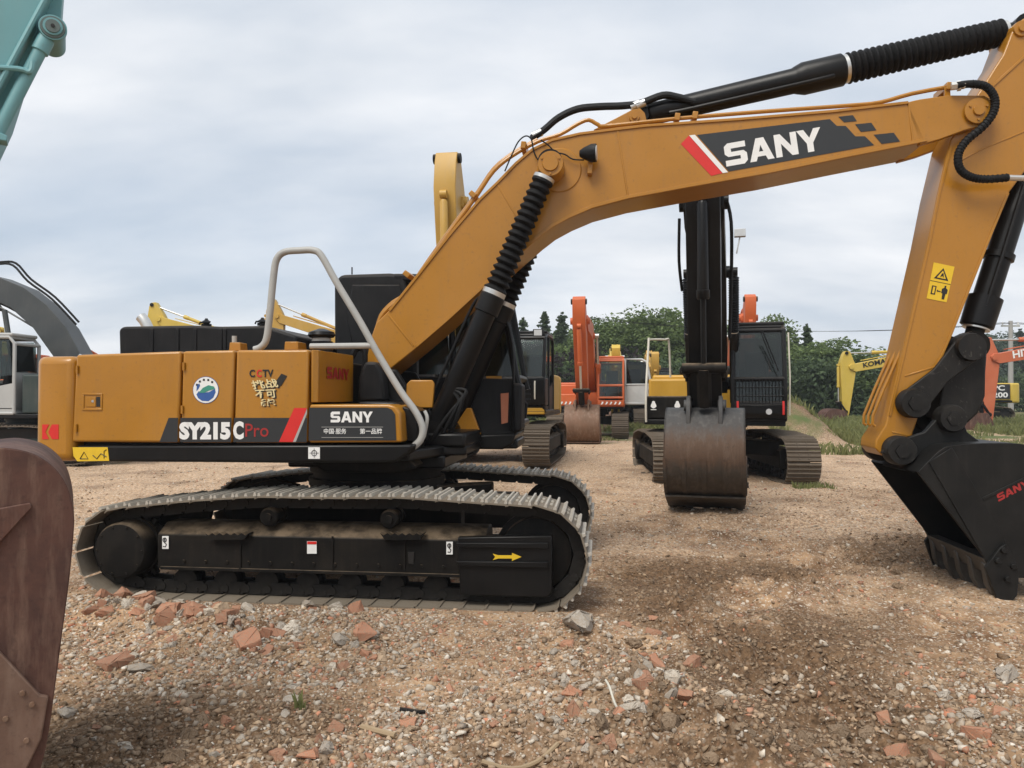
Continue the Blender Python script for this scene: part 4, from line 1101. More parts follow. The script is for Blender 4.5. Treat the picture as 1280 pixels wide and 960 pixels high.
for cx, cy, rr, yy in ((1223, 138, .082, YB - .034), (688, 204, .095, YB - .245)):
    x, z = U(cx, cy, yy)
    for k in range(3):
        a = 2.1 * k + .5; MB().cyl((x + rr * math.cos(a), yy - .012, z + rr * math.sin(a)), (x + rr * math.cos(a), yy + .01, z + rr * math.sin(a)), .011, 6).build('pin_bolt', P_MAIN, boom)
# decal on the boom
YT = YB
decal('boom_stripe', [(872, 168.5), (1040, 150.5), (1056, 169), (1058, 175), (1091, 184.5), (1092, 181), (908, 215.5)], YT, P_CHAR, boom, 0.002) if False else decal('boom_stripe', [(871, 168.8), (1037, 149), (1046, 157.5), (1057, 157.5), (1069, 170.5), (1081, 170.5), (1092.5, 181.5), (911, 214.5)], YT, P_CHAR, boom, 0.002)
decal('boom_slash', [(851, 180), (861, 169.5), (903, 216.5), (889, 220)], YT, P_RED, boom, 0.002)
decal('boom_slash', [(861.4, 169.4), (868.5, 168.5), (910, 215.4), (903.4, 216.4)], YT, P_WHITE, boom, 0.002)
for q in ([(1048, 146), (1066, 144), (1071, 151.5), (1055, 153)], [(1069, 155.5), (1089, 153.5), (1095.5, 163), (1076, 165)], [(1092, 168.5), (1117, 166), (1125, 177), (1102, 180)]):
    decal('boom_square', q, YT, P_CHAR, boom, 0.002)
block_on('SANY', (908, 208.5), (1031, 187.0), (904, 180.5), YT, P_WHITE, boom, .006)
# pipes along the boom's back
for yy, dy in ((-.22, 0), (-.14, -2.5), (.12, -3)):
    pts = [(470, 420), (476, 397), (492, 380), (512, 368), (524, 345), (565, 287), (597, 243), (617, 214), (640, 195), (672, 177)] + ([(700, 168), (722, 155), (736, 150), (748, 156), (760, 157.5), (850, 148), (960, 139), (1060, 132), (1100, 128), (1140, 117), (1195, 107)] if yy == -.22 else [])
    mb = MB(); mb.tube([U3(a, b + dy, yy) for a, b in pts], 0.020, 8, 3); mb.build('boom_pipe', P_MAIN, boom)
for px, py in ((592, 246), (510, 345), (655, 185), (846, 150), (868, 148), (1183, 112)):
    x, z = U(px, py, -.2); mb = MB(); mb.box((x, -.12, z + .01), (.05, .30, .07), Matrix.Rotation(R(-50 if px < 640 else 8), 3, 'Y')); mb.build('pipe_clamp', P_MAIN, boom, .006)
mb = MB(); mb.prism(UP([(1180, 131), (1180, 108), (1187, 107), (1188, 131)], -.24), -.25, -.235); mb.build('pipe_clamp', P_MAIN, boom)
for yy, dz in ((-.13, 0), (-.06, -2)):
    mb = MB(); mb.tube([U3(a, b + dz, yy) for a, b in ((664, 174), (680, 163), (698, 148), (722, 137), (750, 134), (778, 133), (800, 130), (828, 120), (846, 122), (868, 128))], .030 if yy < -.1 else .026, 10, 4); mb.build('hose', P_RUBBER, boom)
for px, py in ((672, 167), (794, 131.5), (801, 130)):
    x, z = U(px, py, -.12); mb = MB(); mb.cyl(U3(px - 6, py + 3, -.12), U3(px + 5, py - 2, -.12), .040, 12); mb.build('hose_fitting', P_STEEL, boom)
# thin cable and work lamp
for pts in ([(631, 214), (640, 193), (648, 177), (657, 170), (664, 174), (667, 188), (672, 199), (681, 204)], [(676, 175), (686, 182), (694, 190), (706, 193), (716, 199), (730, 200)]):
    mb = MB(); mb.tube([U3(a, b, YB - .05) for a, b in pts], .007, 6, 4); mb.build('cable', P_RUBBER, boom)
mb = MB(); mb.prism(UP([(734, 217), (735, 201), (741, 201), (740, 217)], YB - .08), YB - .09, YB - .0); lm = mb.build('lamp_bracket', P_MAIN, boom, .004)
x, z = U(736, 192, YB - .1)
mb = MB(); mb.lathe((x - .085, YB - .11, z), (x + .07, YB - .13, z - .005), [(0, .03), (.25, .055), (.7, .085), (1, .085)], 14); mb.build('work_lamp', P_PLAST, boom)
mb = MB(); mb.lathe((x + .068, YB - .13, z - .005), (x + .078, YB - .131, z - .005), [(0, .072), (1, .07)], 14); mb.build('lamp_lens', P_LENS, boom)

# boom cylinders
for s in (-1, 1):
    YK = s * 0.44
    p = U3(541, 543, -.44); q = U3(688, 204, -.44); p.y = q.y = YK
    d = q - p; L = d.length
    r = .100; m = .52
    mb = MB(); mb.lathe(p + d * .02, p + d * m, [(0, .09), (.02, r), (.86, r), (.865, r * 1.2), (.985, r * 1.2), (1, r)], 28)
    mb.cyl(p + Vector((0, -.1, 0)), p + Vector((0, .1, 0)), .13, 20)
    bc = mb.build('boom_cylinder', P_BLACK, main)
    n = 17; prof_ = []
    for i in range(n): prof_ += [(i / n, .080), ((i + .35) / n, (.116 - .012 * i / n)), ((i + .5) / n, (.116 - .012 * i / n))]
    prof_.append((1, .095))
    mb = MB(); mb.lathe(p + d * (m + .005), p + d * .945, prof_, 24); mb.build('bellows', P_RUBBER, bc)
    mb = MB(); mb.lathe(p + d * (m - .004), p + d * (m + .012), [(0, .114), (1, .114)], 24); mb.build('clamp_band', P_STEEL, bc); mb = MB(); mb.lathe(p + d * .938, p + d * .95, [(0, .104), (1, .104)], 24); mb.build('clamp_band', P_STEEL, bc)
    mb = MB(); mb.cyl(p + d * .9, q, .075, 16); mb.cyl(q + Vector((0, -.07, 0)), q + Vector((0, .07, 0)), .115, 24); mb.build('rod_eye', P_BLACK, bc)
    mb = MB(); o_ = Vector((-.145, -.02 * s, .05)); mb.tube([p + d * .06 + o_ * .5, p + d * .10 + o_, p + d * .30 + o_, p + d * .46 + o_ * .95, p + d * .50 + o_ * .7], .016, 8, 3); mb.build('cylinder_pipe', P_BLACK, bc)
mb = MB()
for k in (0, 2, 4):
    a = U3(538 + 5 * k, 552, -.56 + .03 * k); mb.tube([a, U3(552 + 4 * k, 530, -.57), U3(566 + 3 * k, 512 - 3 * k, -.57), U3(574 + 2 * k, 500 - 3 * k, -.54), U3(562, 486, -.5)], .019, 8, 3)
mb.build('hose', P_RUBBER, main)
decal('cylinder_label', [(562, 518), (566, 508), (577, 510), (573, 521)], -.60, P_RAIL, main) if False else None

# arm cylinder
p = U3(800, 146, 0); q = U3(1277, 35, 0); d = q - p; r = .125
mb = MB(); mb.lathe(p + d * .01, p + d * .548, [(0, .06), (.03, r * .85), (.75, r * .95), (.76, r * 1.02), (.80, r * 1.22), (.985, r * 1.22), (1, r)], 28)
mb.cyl(p + Vector((0, -.09, 0)), p + Vector((0, .09, 0)), .085, 18); ac = mb.build('arm_cylinder', P_BLACK, main)
n = 25; prof_ = []
for i in range(n): prof_ += [(i / n, .118 - .012 * i / n), ((i + .4) / n, .146 - .02 * i / n), ((i + .55) / n, .146 - .02 * i / n)]
prof_.append((1, .09))
mb = MB(); mb.lathe(p + d * .552, p + d * .955, prof_, 24); mb.build('bellows', P_RUBBER, ac)
mb = MB(); mb.lathe(p + d * .545, p + d * .554, [(0, .135), (1, .135)], 24); mb.build('clamp_band', P_STEEL, ac); mb = MB(); mb.lathe(p + d * .952, p + d * .96, [(0, .104), (1, .104)], 24); mb.build('clamp_band', P_STEEL, ac)
mb = MB(); mb.cyl(p + d * .93, q, .07, 16); mb.cyl(q + Vector((0, -.09, 0)), q + Vector((0, .09, 0)), .10, 20); mb.build('rod_eye', P_BLACK, ac)
mb = MB(); o_ = Vector((.03, -.10, -.06)); mb.tube([p + d * .07 + o_, p + d * .14 + o_ * 1.25, p + d * .45 + o_ * 1.35, p + d * .50 + o_ * 1.2], .022, 8, 3); mb.build('cylinder_pipe', P_BLACK, ac)

# arm
YA = -0.205
apoly = [(1281, 22), (1270, 30), (1264, 42), (1254, 68), (1236, 96), (1222, 118), (1202, 150), (1188, 175), (1172, 242), (1160, 302), (1137.5, 400), (1107, 531), (1095, 550), (1094, 560), (1102, 569), (1124, 574), (1136, 565), (1141, 542), (1150, 516), (1167, 471), (1190, 418), (1242, 287), (1262, 240), (1288, 205), (1310, 130), (1312, 60), (1298, 26)]
arm = MB().prism(UP(apoly, YA), YA, -YA).build('arm', P_MAIN, main, 0.012, 2)
def astrip(pts, w, name, lift=.010, mat=None):
    p3 = [U3(a, b, YA) for a, b in pts]; mb = MB(); vs = []; n = len(p3)
    for i, pp in enumerate(p3):
        t = (p3[min(n - 1, i + 1)] - p3[max(0, i - 1)]).normalized(); ww = Vector((-t.z, 0, t.x)) * w
        for a, yy in ((1, YA + .01), (1, YA - lift), (-1, YA - lift), (-1, YA + .01)):
            k = pp + ww * a; vs.append((k.x, yy, k.z))
    fs = [(i * 4 + k, i * 4 + (k + 1) % 4, i * 4 + 4 + (k + 1) % 4, i * 4 + 4 + k) for i in range(n - 1) for k in range(4)] + [(3, 2, 1, 0), tuple(4 * n - 4 + k for k in range(4))]
    mb.add(vs, fs); return mb.build(name, mat or P_MAIN, arm, .003, 1)
astrip([(1190, 178), (1174, 242), (1162, 302), (1139.5, 400), (1112, 520)], .011, 'flange')
astrip([(1260, 241), (1240, 289), (1188.5, 418), (1166, 470), (1149, 515)], .011, 'flange')
astrip([(1131, 470), (1170, 458)], .007, 'weld_seam', .006)
astrip([(1115, 540), (1139, 545)], .007, 'weld_seam', .006)
astrip([(1192, 205), (1230, 185), (1262, 172), (1290, 160)], .007, 'weld_seam', .006)
astrip([(1238, 110), (1262, 88), (1290, 62)], .012, 'weld_seam', .010)
pin(1223, 138, YB - .034, YB - .01, .115, P_MAIN, arm, 'pin', .42)
pin(1278, 35, YA - .02, -YA + .02, .075, P_MAIN, arm)
# guard bars on the arm's underside
for yy in (-.12, 0.0, .12):
    mb = MB(); mb.tube([U3(1144 + 0, 420, YA), U3(1129, 452, YA), U3(1100, 520, YA), U3(1103, 533, YA)], .014, 8, 2)
    for i_, v in enumerate(mb.v): mb.v[i_] = (v[0] - .035, v[1] - YA + yy, v[2])
    mb.build('guard_bar', P_MAIN, arm)
# warning sign on the arm
def on_arm(u, v):   # sign's own square -> pixels
    c = [(1167, 328), (1193, 333.5), (1183, 378), (1158, 373)]
    x = c[0][0] + (c[1][0] - c[0][0]) * u + (c[3][0] - c[0][0]) * v + (c[0][0] - c[1][0] + c[2][0] - c[3][0]) * u * v
    y = c[0][1] + (c[1][1] - c[0][1]) * u + (c[3][1] - c[0][1]) * v + (c[0][1] - c[1][1] + c[2][1] - c[3][1]) * u * v
    return (x, y)
decal('warning_sign', [on_arm(0, 0), on_arm(1, 0), on_arm(1, 1), on_arm(0, 1)], YA, P_YEL, arm, .002)
def sgn(poly, mat=P_INK, lift=.004): decal('warning_pictogram', [on_arm(*q) for q in poly], YA, mat, arm, lift)
sgn([(.5, .10), (.85, .42), (.15, .42)]); sgn([(.5, .17), (.72, .385), (.28, .385)], P_YEL, .006); sgn([(.42, .36), (.48, .25), (.55, .24), (.60, .36), (.52, .32)], P_INK, .008)
sgn([(.0, .493), (1, .493), (1, .507), (0, .507)])
sgn([(.14, .62), (.36, .62), (.36, .86), (.14, .86)]); sgn([(.20, .65), (.30, .65), (.30, .83), (.20, .83)], P_YEL, .006)
sgn([(.40, .74), (.46, .70), (.46, .73), (.60, .73), (.60, .76), (.46, .76), (.46, .78)])
sgn([(.74, .56), (.82, .56), (.82, .62), (.92, .66), (.92, .78), (.86, .78), (.84, .94), (.72, .94), (.70, .78), (.64, .78), (.64, .66), (.74, .62)])
# arm hose
mb = MB(); mb.tube([U3(a, b, YB - .06) for a, b in ((1196, 107), (1214, 105), (1232, 108), (1243, 122), (1242, 140), (1229, 158), (1208, 176), (1198, 193), (1200, 211), (1213, 221), (1232, 224), (1260, 222))], .034, 12, 5)
hs = mb.build('hose', P_RUBBER, arm)
# spiral wrap on the hose
cp = catmull([U3(a, b, YB - .06) for a, b in ((1214, 105), (1232, 108), (1243, 122), (1242, 140), (1229, 158), (1208, 176), (1198, 193), (1200, 211), (1213, 221), (1232, 224), (1260, 222))], 5)
mb = MB()
for i in range(len(cp) - 1): mb.lathe(cp[i].lerp(cp[i + 1], .3), cp[i].lerp(cp[i + 1], .62), [(0, .035), (.5, .039), (1, .035)], 12)
mb.build('hose_wrap', P_RUBBER, hs)
mb = MB(); mb.cyl(U3(1189, 108, YB - .04), U3(1206, 106, YB - .06), .036, 6); mb.cyl(U3(1196, 108, YB - .04), U3(1201, 107, YB - .05), .045, 6); mb.build('hose_fitting', P_STEEL, arm)
MB().cyl(U3(1258, 222, YB - .06), U3(1284, 223, YB - .06), .026, 10).build('hose_fitting', P_STEEL, arm)

# bucket cylinder and linkage
p = U3(1282, 214, 0); q = U3(1213, 432, 0); d = q - p
mb = MB(); mb.lathe(p, p + d * .90, [(0, .10), (.02, .112), (.52, .112), (.525, .135), (.56, .135), (.565, .112), (.80, .112), (.805, .150), (.985, .145), (1, .11)], 26); mb.cyl(p + Vector((0, -.1, 0)), p + Vector((0, .1, 0)), .12, 20)
bcy = mb.build('bucket_cylinder', P_BLACK, main)
mb = MB(); mb.tube([p + d * .10 + Vector((-.03, -.13, 0)), p + d * .5 + Vector((-.03, -.14, 0)), p + d * .78 + Vector((-.03, -.13, 0))], .02, 8); mb.build('cylinder_pipe', P_BLACK, bcy)
mb = MB(); mb.lathe(p + d * .886, p + d * .905, [(0, .120), (1, .120)], 24); mb.build('clamp_band', P_STEEL, bcy)
mb = MB(); mb.cyl(p + d * .88, q, .08, 18); mb.cyl(q + Vector((0, -.10, 0)), q + Vector((0, .10, 0)), .13, 22); mb.build('rod_eye', P_BLACKD, bcy)
def bar2(a, b, ra, rb, y0, y1, name, waist=0.8):
    """link plate with round ends"""
    ax, az = a; bx, bz = b; th = math.atan2(bz - az, bx - ax)
    pts = [(ax + ra * math.cos(th + R(t)), az + ra * math.sin(th + R(t))) for t in range(70, 300, 20)]
    n_ = (-math.sin(th), math.cos(th)); mx, mz = (ax + bx) / 2, (az + bz) / 2; w = waist * (ra + rb) / 2
    pts += [(mx - n_[0] * w, mz - n_[1] * w)] + [(bx + rb * math.cos(th + R(t)), bz + rb * math.sin(th + R(t))) for t in range(-110, 120, 20)] + [(mx + n_[0] * w, mz + n_[1] * w)]
    return MB().prism(pts, y0, y1).build(name, P_BLACKP, main, .006, 1)
YL = YA - .05
for s in (-1, 1):
    y0 = s * .215; y1 = s * .265
    bar2(U(1141, 504, -.26), U(1212, 434, -.26), .13, .13, y0, y1, 'guide_link', .62)
    mb = MB(); x, z = U(1141, 504, -.26); mb.lathe((x, s * .2, z), (x, s * .34, z), [(0, .135), (.8, .135), (1, .125)], 26); mb.cyl((x, s * .34, z), (x, s * .355, z), .07, 6); mb.build('pin', P_BLACKP, main)
    mb = MB(); x, z = U(1212, 434, -.26); mb.lathe((x, s * .12, z), (x, s * .32, z), [(0, .13), (.8, .13), (1, .12)], 26); mb.build('pin', P_BLACKP, main)
mb = MB(); a_, b_ = Vector(U(1212, 434, -.1)), Vector(U(1187, 523, -.1))
t_ = (b_ - a_).normalized(); n_ = Vector((-t_.y, t_.x))
def loc(u, v): k = a_ + t_ * u * (b_ - a_).length + n_ * v; return (k.x, k.y)
mb.prism([loc(-.12, .06), (loc(-.12, -.06)), loc(.0, -.13), loc(.35, -.15), loc(.62, -.17), loc(.85, -.15), loc(1.05, -.10), loc(1.12, .0), loc(1.05, .12), loc(.85, .20), loc(.6, .22), loc(.3, .17), loc(0, .13)], -.17, .17)
mb.build('bucket_link', P_BLACKP, main, .02)
# bucket
hx, hz = U(1124, 563, -.25); ex, ez = U(1187, 523, -.25)
lx, lz = U(1246, 747, -.58)
bang = math.atan2(lz - hz, lx - hx); bsc = math.hypot(lx - hx, lz - hz) / 1.50
cc, ss = math.cos(-bang), math.sin(-bang)
ear = (((ex - hx) * cc - (ez - hz) * ss) / bsc, ((ex - hx) * ss + (ez - hz) * cc) / bsc)
def toB(px, py, yl):
    x, z = U(px, py, yl); x -= hx; z -= hz
    return ((x * cc - z * ss) / bsc, (x * ss + z * cc) / bsc)
pr = [toB(1147, 590, -.58), toB(1160, 577, -.58), toB(1176, 562, -.58), toB(1192, 556.5, -.58), toB(1240, 554, -.58), toB(1290, 558, -.58), toB(1345, 588, -.58), toB(1372, 640, -.58), toB(1360, 695, -.58), toB(1318, 720, -.58), toB(1250, 722, -.58)]
bmain = MB()
h = .58
sp = [(hx + bsc * (x * math.cos(bang) - z * math.sin(bang)), hz + bsc * (x * math.sin(bang) + z * math.cos(bang))) for x, z in pr]
P_BUCK = paint('bucket_black', (0.007, 0.007, 0.0068), 0.46, 0.16, (0.055, 0.048, 0.04), 3.0, spec=.26)
sps = [(q.x, q.y) for q in catmull([Vector((a, b, 0)) for a, b in sp], 4)]
n = len(sps); mid = (sum(a for a, b in sps) / n, sum(b for a, b in sps) / n)
inn = [(a + (mid[0] - a) * .045, b + (mid[1] - b) * .045) for a, b in sps]
vs = [(a, yy, b) for yy in (-h, h) for a, b in sps] + [(a, yy, b) for yy in (-h, h) for a, b in inn]; fs = []
for i in range(n - 1):
    fs += [(i, i + 1, n + i + 1, n + i), (2 * n + i, 3 * n + i, 3 * n + i + 1, 2 * n + i + 1), (i, 2 * n + i, 2 * n + i + 1, i + 1), (n + i, n + i + 1, 3 * n + i + 1, 3 * n + i)]
fs += [(0, n, 3 * n, 2 * n), (n - 1, 3 * n - 1, 4 * n - 1, 2 * n - 1)]
bmain.add(vs, fs); bk = bmain.build('bucket', P_BUCK, main)
P_WORN_LIT = paint('scraped_lit_steel', (.075, .070, .063), .45, .4, (.10, .08, .06), 5.0, .3, chips=(.13, .12, .11))  # scraped steel; light falling on the lip is put into its grey
YK = -.58
for s in (-1, 1):
    y0, y1 = (s * (h + .003), s * (h - .027))
    MB().prism(sps, y0, y1).build('side_plate', P_BUCK, bk, .004, 1)
    MB().prism(UP([(1160, 577), (1189, 559), (1255, 673), (1262, 700), (1252, 722), (1238, 712)], YK), s * (h + .004), s * (h + .016)).build('wear_plate', P_BUCK, bk, .004, 1)
    cut = UP([(1228, 708), (1246, 684), (1254, 678), (1262, 690), (1270, 716), (1268, 742), (1256, 757), (1246, 757)], YK)
    mb = MB(); mb.prism(cut, s * (h + .017), s * (h + .052))
    for bx, by in ((1250, 686), (1243, 699), (1262, 706), (1255, 722)):
        x, z = U(bx, by, YK); mb.cyl((x, s * (h + .05), z), (x, s * (h + .08), z), .026, 10)
    mb.build('side_cutter', P_BUCK, bk, .004, 1)
    MB().prism(UP([(1102, 566), (1112, 550), (1130, 548), (1155, 540), (1170, 523), (1184, 513), (1196, 514), (1202, 524), (1208, 540), (1224, 552), (1240, 558), (1200, 575), (1160, 580), (1140, 574), (1120, 578)], -.27), s * .22, s * .29).build('ear', P_BUCK, bk, .008)
    for (px_, py_), r_ in (((1124, 563), .135), ((1187, 523), .125)):
        mb = MB(); x, z = U(px_, py_, -.27); mb.lathe((x, s * .2, z), (x, s * .36, z), [(0, r_), (.8, r_), (1, r_ * .9)], 28); mb.cyl((x, s * .36, z), (x, s * .375, z), r_ * .5, 6)
        mb.build('pin', P_BLACKP, bk)
MB().prism(UP([(1142, 592), (1160, 575), (1178, 560), (1206, 552), (1210, 562), (1170, 585)], -.4), -.40, .40).build('torsion_tube', P_BUCK, bk, .015)
for q, s in (([(1227, 622), (1285, 594), (1286, 597), (1228, 625.5)], -1),):
    MB().prism(UP(q, YK), -h - .012, -h).build('wear_bar', P_BUCK, bk, .002)
block_word('SANY', U3(1248, 627, YK), U3(1287, 607, YK), U3(1245, 618, YK), (0, -1, 0), P_DKRED, bk, .005)
lip0, lip1 = U(1236, 712, YK), U(1250, 742, YK)
MB().prism([U(1229, 698, YK), U(1246, 698, YK), U(1251, 713, YK), U(1244, 720, YK), U(1239, 719, YK)], -h, h).build('lip', P_WORN_LIT, bk, .004)
for k in range(5):
    yy = -h + .06 + k * (2 * h - .12) / 4
    mb = MB(); mb.prism([U(1231, 704, YK), U(1246, 702, YK), U(1256, 722, YK), U(1262, 764, YK), U(1255, 767, YK), U(1236, 732, YK)], yy - .042, yy + .042)
    mb.build('tooth', P_WORN_LIT, bk, .010, 1)
# ------------------------------------------------------------------ the other machines in the yard
def rust(name, c0, c1, c2, sc_=2.5, band=None, rough=.7):
    """bare worn steel: two rust tones and a scraped tone; band = (z0, z1) height of a rust belt on the thing"""
    m, nt, b = nodes_of(name)
    tc = N(nt, 'ShaderNodeTexCoord'); v = tc.outputs['Object']
    st = N(nt, 'ShaderNodeMapping'); st.inputs['Scale'].default_value = (6, 6, 1.0); nt.links.new(v, st.inputs['Vector'])
    n1 = noise(nt, v, sc_, 6, .65, .4); n2 = noise(nt, st.outputs[0], 2.2, 5, .65); n3 = noise(nt, v, 30, 4, .7)
    c = mixc(nt, ramp(nt, n1, .35, (0, 0, 0), .66, (1, 1, 1)), c0, c1)
    c = mixc(nt, mul(nt, ramp(nt, n2, .48, (0, 0, 0), .70, (1, 1, 1)), .8), c, c2)
    if band:
        sp = N(nt, 'ShaderNodeSeparateXYZ'); nt.links.new(v, sp.inputs[0])
        ad = N(nt, 'ShaderNodeMath', operation='MULTIPLY_ADD'); nt.links.new(n2, ad.inputs[0]); ad.inputs[1].default_value = .35; nt.links.new(sp.outputs['Z'], ad.inputs[2])
        r = N(nt, 'ShaderNodeValToRGB'); e = r.color_ramp.elements
        e[0].position = 0; e[0].color = (*band[0], 1); e[1].position = 1; e[1].color = (*band[3], 1)
        for p_, c_ in ((.42, band[0]), (.52, band[1]), (.66, band[1]), (.80, band[2]), (.92, band[3])):
            k = e.new(p_); k.color = (*c_, 1)
        mr = N(nt, 'ShaderNodeMapRange'); mr.inputs['From Min'].default_value = .1; mr.inputs['From Max'].default_value = 1.75
        nt.links.new(ad.outputs[0], mr.inputs['Value']); nt.links.new(mr.outputs[0], r.inputs[0])
        c = mixc(nt, .66, c, r.outputs[0])
    c = mixc(nt, mul(nt, ramp(nt, n3, .55, (0, 0, 0), .75, (1, 1, 1)), .5), c, tuple(k * .5 for k in c0))
    nt.links.new(c, b.inputs['Base Color']); b.inputs['Roughness'].default_value = rough; b.inputs['Metallic'].default_value = .1
    bump(nt, b, n3, .3, .006)
    return m
P_YEL2 = paint('faded_yellow', (0.56, 0.33, 0.055), .45, .3, (.30, .22, .12), 1.4)
P_YEL3 = paint('lemon_yellow', (0.66, 0.47, 0.07), .45, .25, (.34, .26, .14), 1.2)
P_OCH2 = paint('ochre_yellow', (0.62, 0.34, 0.03), .4, .15, (.34, .24, .12), 1.2)
P_OCH3 = paint('ochre_yellow_box', (0.62, 0.34, 0.03), .4, .2, (.34, .24, .12), 1.6)
P_ORG = paint('signal_orange', (0.62, 0.125, 0.030), .42, .22, (.30, .15, .08), 1.4)
P_ORG2 = paint('tile_orange', (0.58, 0.14, 0.055), .5, .3, (.32, .18, .11), 1.4)
P_GREY = paint('slate_grey', (0.058, 0.066, 0.069), .42, .2, (.16, .15, .13), 1.2)
P_LGREY = paint('pale_grey', (0.45, 0.46, 0.45), .45, .2, (.3, .28, .25), 1.5)
P_GRN = paint('bottle_green', (0.022, 0.040, 0.038), .5, .3, (.12, .11, .09), 1.5)
P_TEAL = paint('teal_paint', (0.16, 0.39, 0.42), .45, .25, (.20, .26, .25), 1.6)
P_CREAM = paint('cream_rail', (0.66, 0.63, 0.54), .45, .15, (.35, .3, .22), 2.0)
R_BUCK = rust('worn_bucket', (.060, .055, .050), (.085, .066, .050), (.22, .185, .15), 2.5, ((.070, .056, .042), (.125, .062, .030), (.050, .050, .052), (.062, .070, .078)))
R_BROWN = rust('brown_bucket', (.115, .065, .045), (.17, .10, .070), (.20, .13, .095), 2.2)
R_RED = rust('red_brown_bucket', (.062, .028, .021), (.115, .050, .034), (.19, .115, .082), 3.6)
R_DUST = rust('dusty_bucket', (.13, .075, .045), (.20, .11, .068), (.25, .175, .125), 2.0)

# black excavator facing the camera
blk, bi = excavator('crawler_excavator', 'black excavator with yellow flank facing the camera, rusty bucket set on the ground', 'excavator', 4.2, 16.0, R(-106),
    P_OCH2, boom_m=P_BLACK, arm_m=P_BLACK, body_m=P_OCH2, cab_m=P_PLAST, base_m=P_BLACKD, bucket_m=R_BUCK, box_m=P_OCH3,
    boom_a=25.6, arm_a=-97, buck_a=-96, detail=1, shoe=P_SHOED, bellows=True, rail=P_CREAM, hood=.2, under=R(12), boom_w=.56, arm_w=.46, bucket_w=1.08, cabglass=glass('smoky_glass', (.42, .47, .46), .55))
cb = bi['cab']
mb = MB()
for i in range(15):
    y = .44 + i * .82 / 14; mb.tube([(1.68, y, 1.50), (1.68, y, 1.98)], .006, 5)
for z_ in (1.5, 1.66, 1.82, 1.98): mb.tube([(1.68, .42, z_), (1.68, 1.28, z_)], .008, 5)
mb.build('mesh_guard', P_BLACK, cb)
mb = MB(); mb.tube([(1.66, .92, 2.85), (1.72, 1.16, 2.20), (1.71, 1.18, 2.12)], .014, 6); mb.tube([(1.66, .88, 2.85), (1.72, 1.10, 2.24)], .010, 6); mb.build('wiper', P_BLACK, cb)
mb = MB(); mb.tube([(1.45, 1.39, 1.3), (1.48, 1.40, 2.0), (1.25, 1.39, 2.85)], .016, 6); mb.build('grab_rail', P_CREAM, cb)
for yy in (.47, 1.27):
    mb = MB(); mb.tube([(1.72, yy, 1.32), (1.74, yy, 1.42), (1.70, yy, 1.56)], .022, 6); mb.build('hook', P_RED, cb)
mb = MB(); mb.prism([(1.20, 1.235), (1.58, 1.235), (1.66, 1.32), (1.66, 1.50), (1.20, 1.50)], .40, 1.33); mb.build('cab_nose', P_BLACK, cb, .03)
mb = MB(); mb.cyl((1.655, 1.02, 1.37), (1.67, 1.02, 1.37), .055, 14); mb.build('nose_lamp', P_LENS, cb)
for yy in (-1.12, -.66):
    vs = [(yy + .05 * math.sin(a) * (1 + .3 * math.cos(3 * a)), 1.49 + .075 * math.cos(a)) for a in np.linspace(0, 2 * math.pi, 13)[:-1]]
    MB().add([(1.206, a, b) for a, b in vs] + [(1.210, a, b) for a, b in vs], [tuple(range(12)), tuple(range(23, 11, -1))]).build('tool_box_mark', P_WHITE, blk)
    MB().bb(1.206, 1.210, yy - .055, yy + .055, 1.385, 1.40).build('tool_box_mark', P_WHITE, blk)
mb = MB(); x_, z_ = bi['tip']; mb.tube([(x_ - .2, .34, z_ - 1.9), (x_ - .1, .37, z_ - 1.0), (x_ + .02, .37, z_ - .3), (x_ - .2, .30, z_ + .1)], .024, 8, 4); mb.tube([(x_ - .25, -.32, z_ - 1.2), (x_ - .05, -.35, z_ - .8), (x_ + .0, -.34, z_ - .2)], .022, 8, 4); mb.build('hose', P_RUBBER, blk)
xx, zz = xf2([(2.6, 1.05)], .25, 1.92, R(27))[0]
mb = MB(); mb.bb(xx - .06, xx + .06, .42, .62, zz + .5, zz + .64); mb.tube([(xx, .52, zz + .5), (xx, .46, zz + .2)], .015, 6); mb.build('work_lamp', P_LENS, blk, .01)

# yellow and black machine close behind the main one
cat_, ci = excavator('crawler_excavator', 'yellow excavator with black cab and muddy tracks right behind the foreground machine', 'excavator', -0.33, 19.0, R(-99), P_YEL2,
    boom_a=34, arm_a=-94, buck_a=-120, detail=1, shoe=P_SHOED, cab_m=P_BLACK, body_m=P_YEL2, under=R(0), arm_w=.40, cabglass=glass('pale_glass', (.60, .68, .68), .5), z=.22)
c2 = ci['cab']
mb = MB(); mb.prism([(1.0, 1.36), (1.60, 1.36), (1.675, 1.55), (1.66, 1.98), (1.0, 1.98)], .36, 1.34); pnl = mb.build('cab_front_panel', P_BLACK, c2, .02)
for k in range(4): MB().bb(1.665, 1.69, .42, 1.02, 1.48 + .11 * k, 1.52 + .11 * k).build('panel_rib', P_PLAST, pnl) if False else MB().bb(1.665, 1.69, .42, 1.02, 1.48 + .11 * k, 1.52 + .11 * k).build('panel_rib', P_PLAST, c2)
mb = MB(); mb.tube([(1.70, 1.12, 1.50), (1.72, 1.12, 1.55), (1.72, 1.12, 1.85), (1.70, 1.12, 1.90)], .018, 6); mb.build('grab_rail', P_CREAM, c2)
mb = MB(); mb.bb(1.05, 1.30, 1.02, 1.26, 2.93, 3.10); mb.build('work_lamp', P_PLAST, c2, .02)
mb = MB(); mb.bb(1.301, 1.31, 1.05, 1.23, 2.95, 3.08); mb.build('lamp_lens', P_LENS, c2)
mb = MB(); mb.bb(1.0, 1.56, .38, 1.32, 1.15, 1.30); mb.build('cab_base', P_OCH2, cat_, .02)

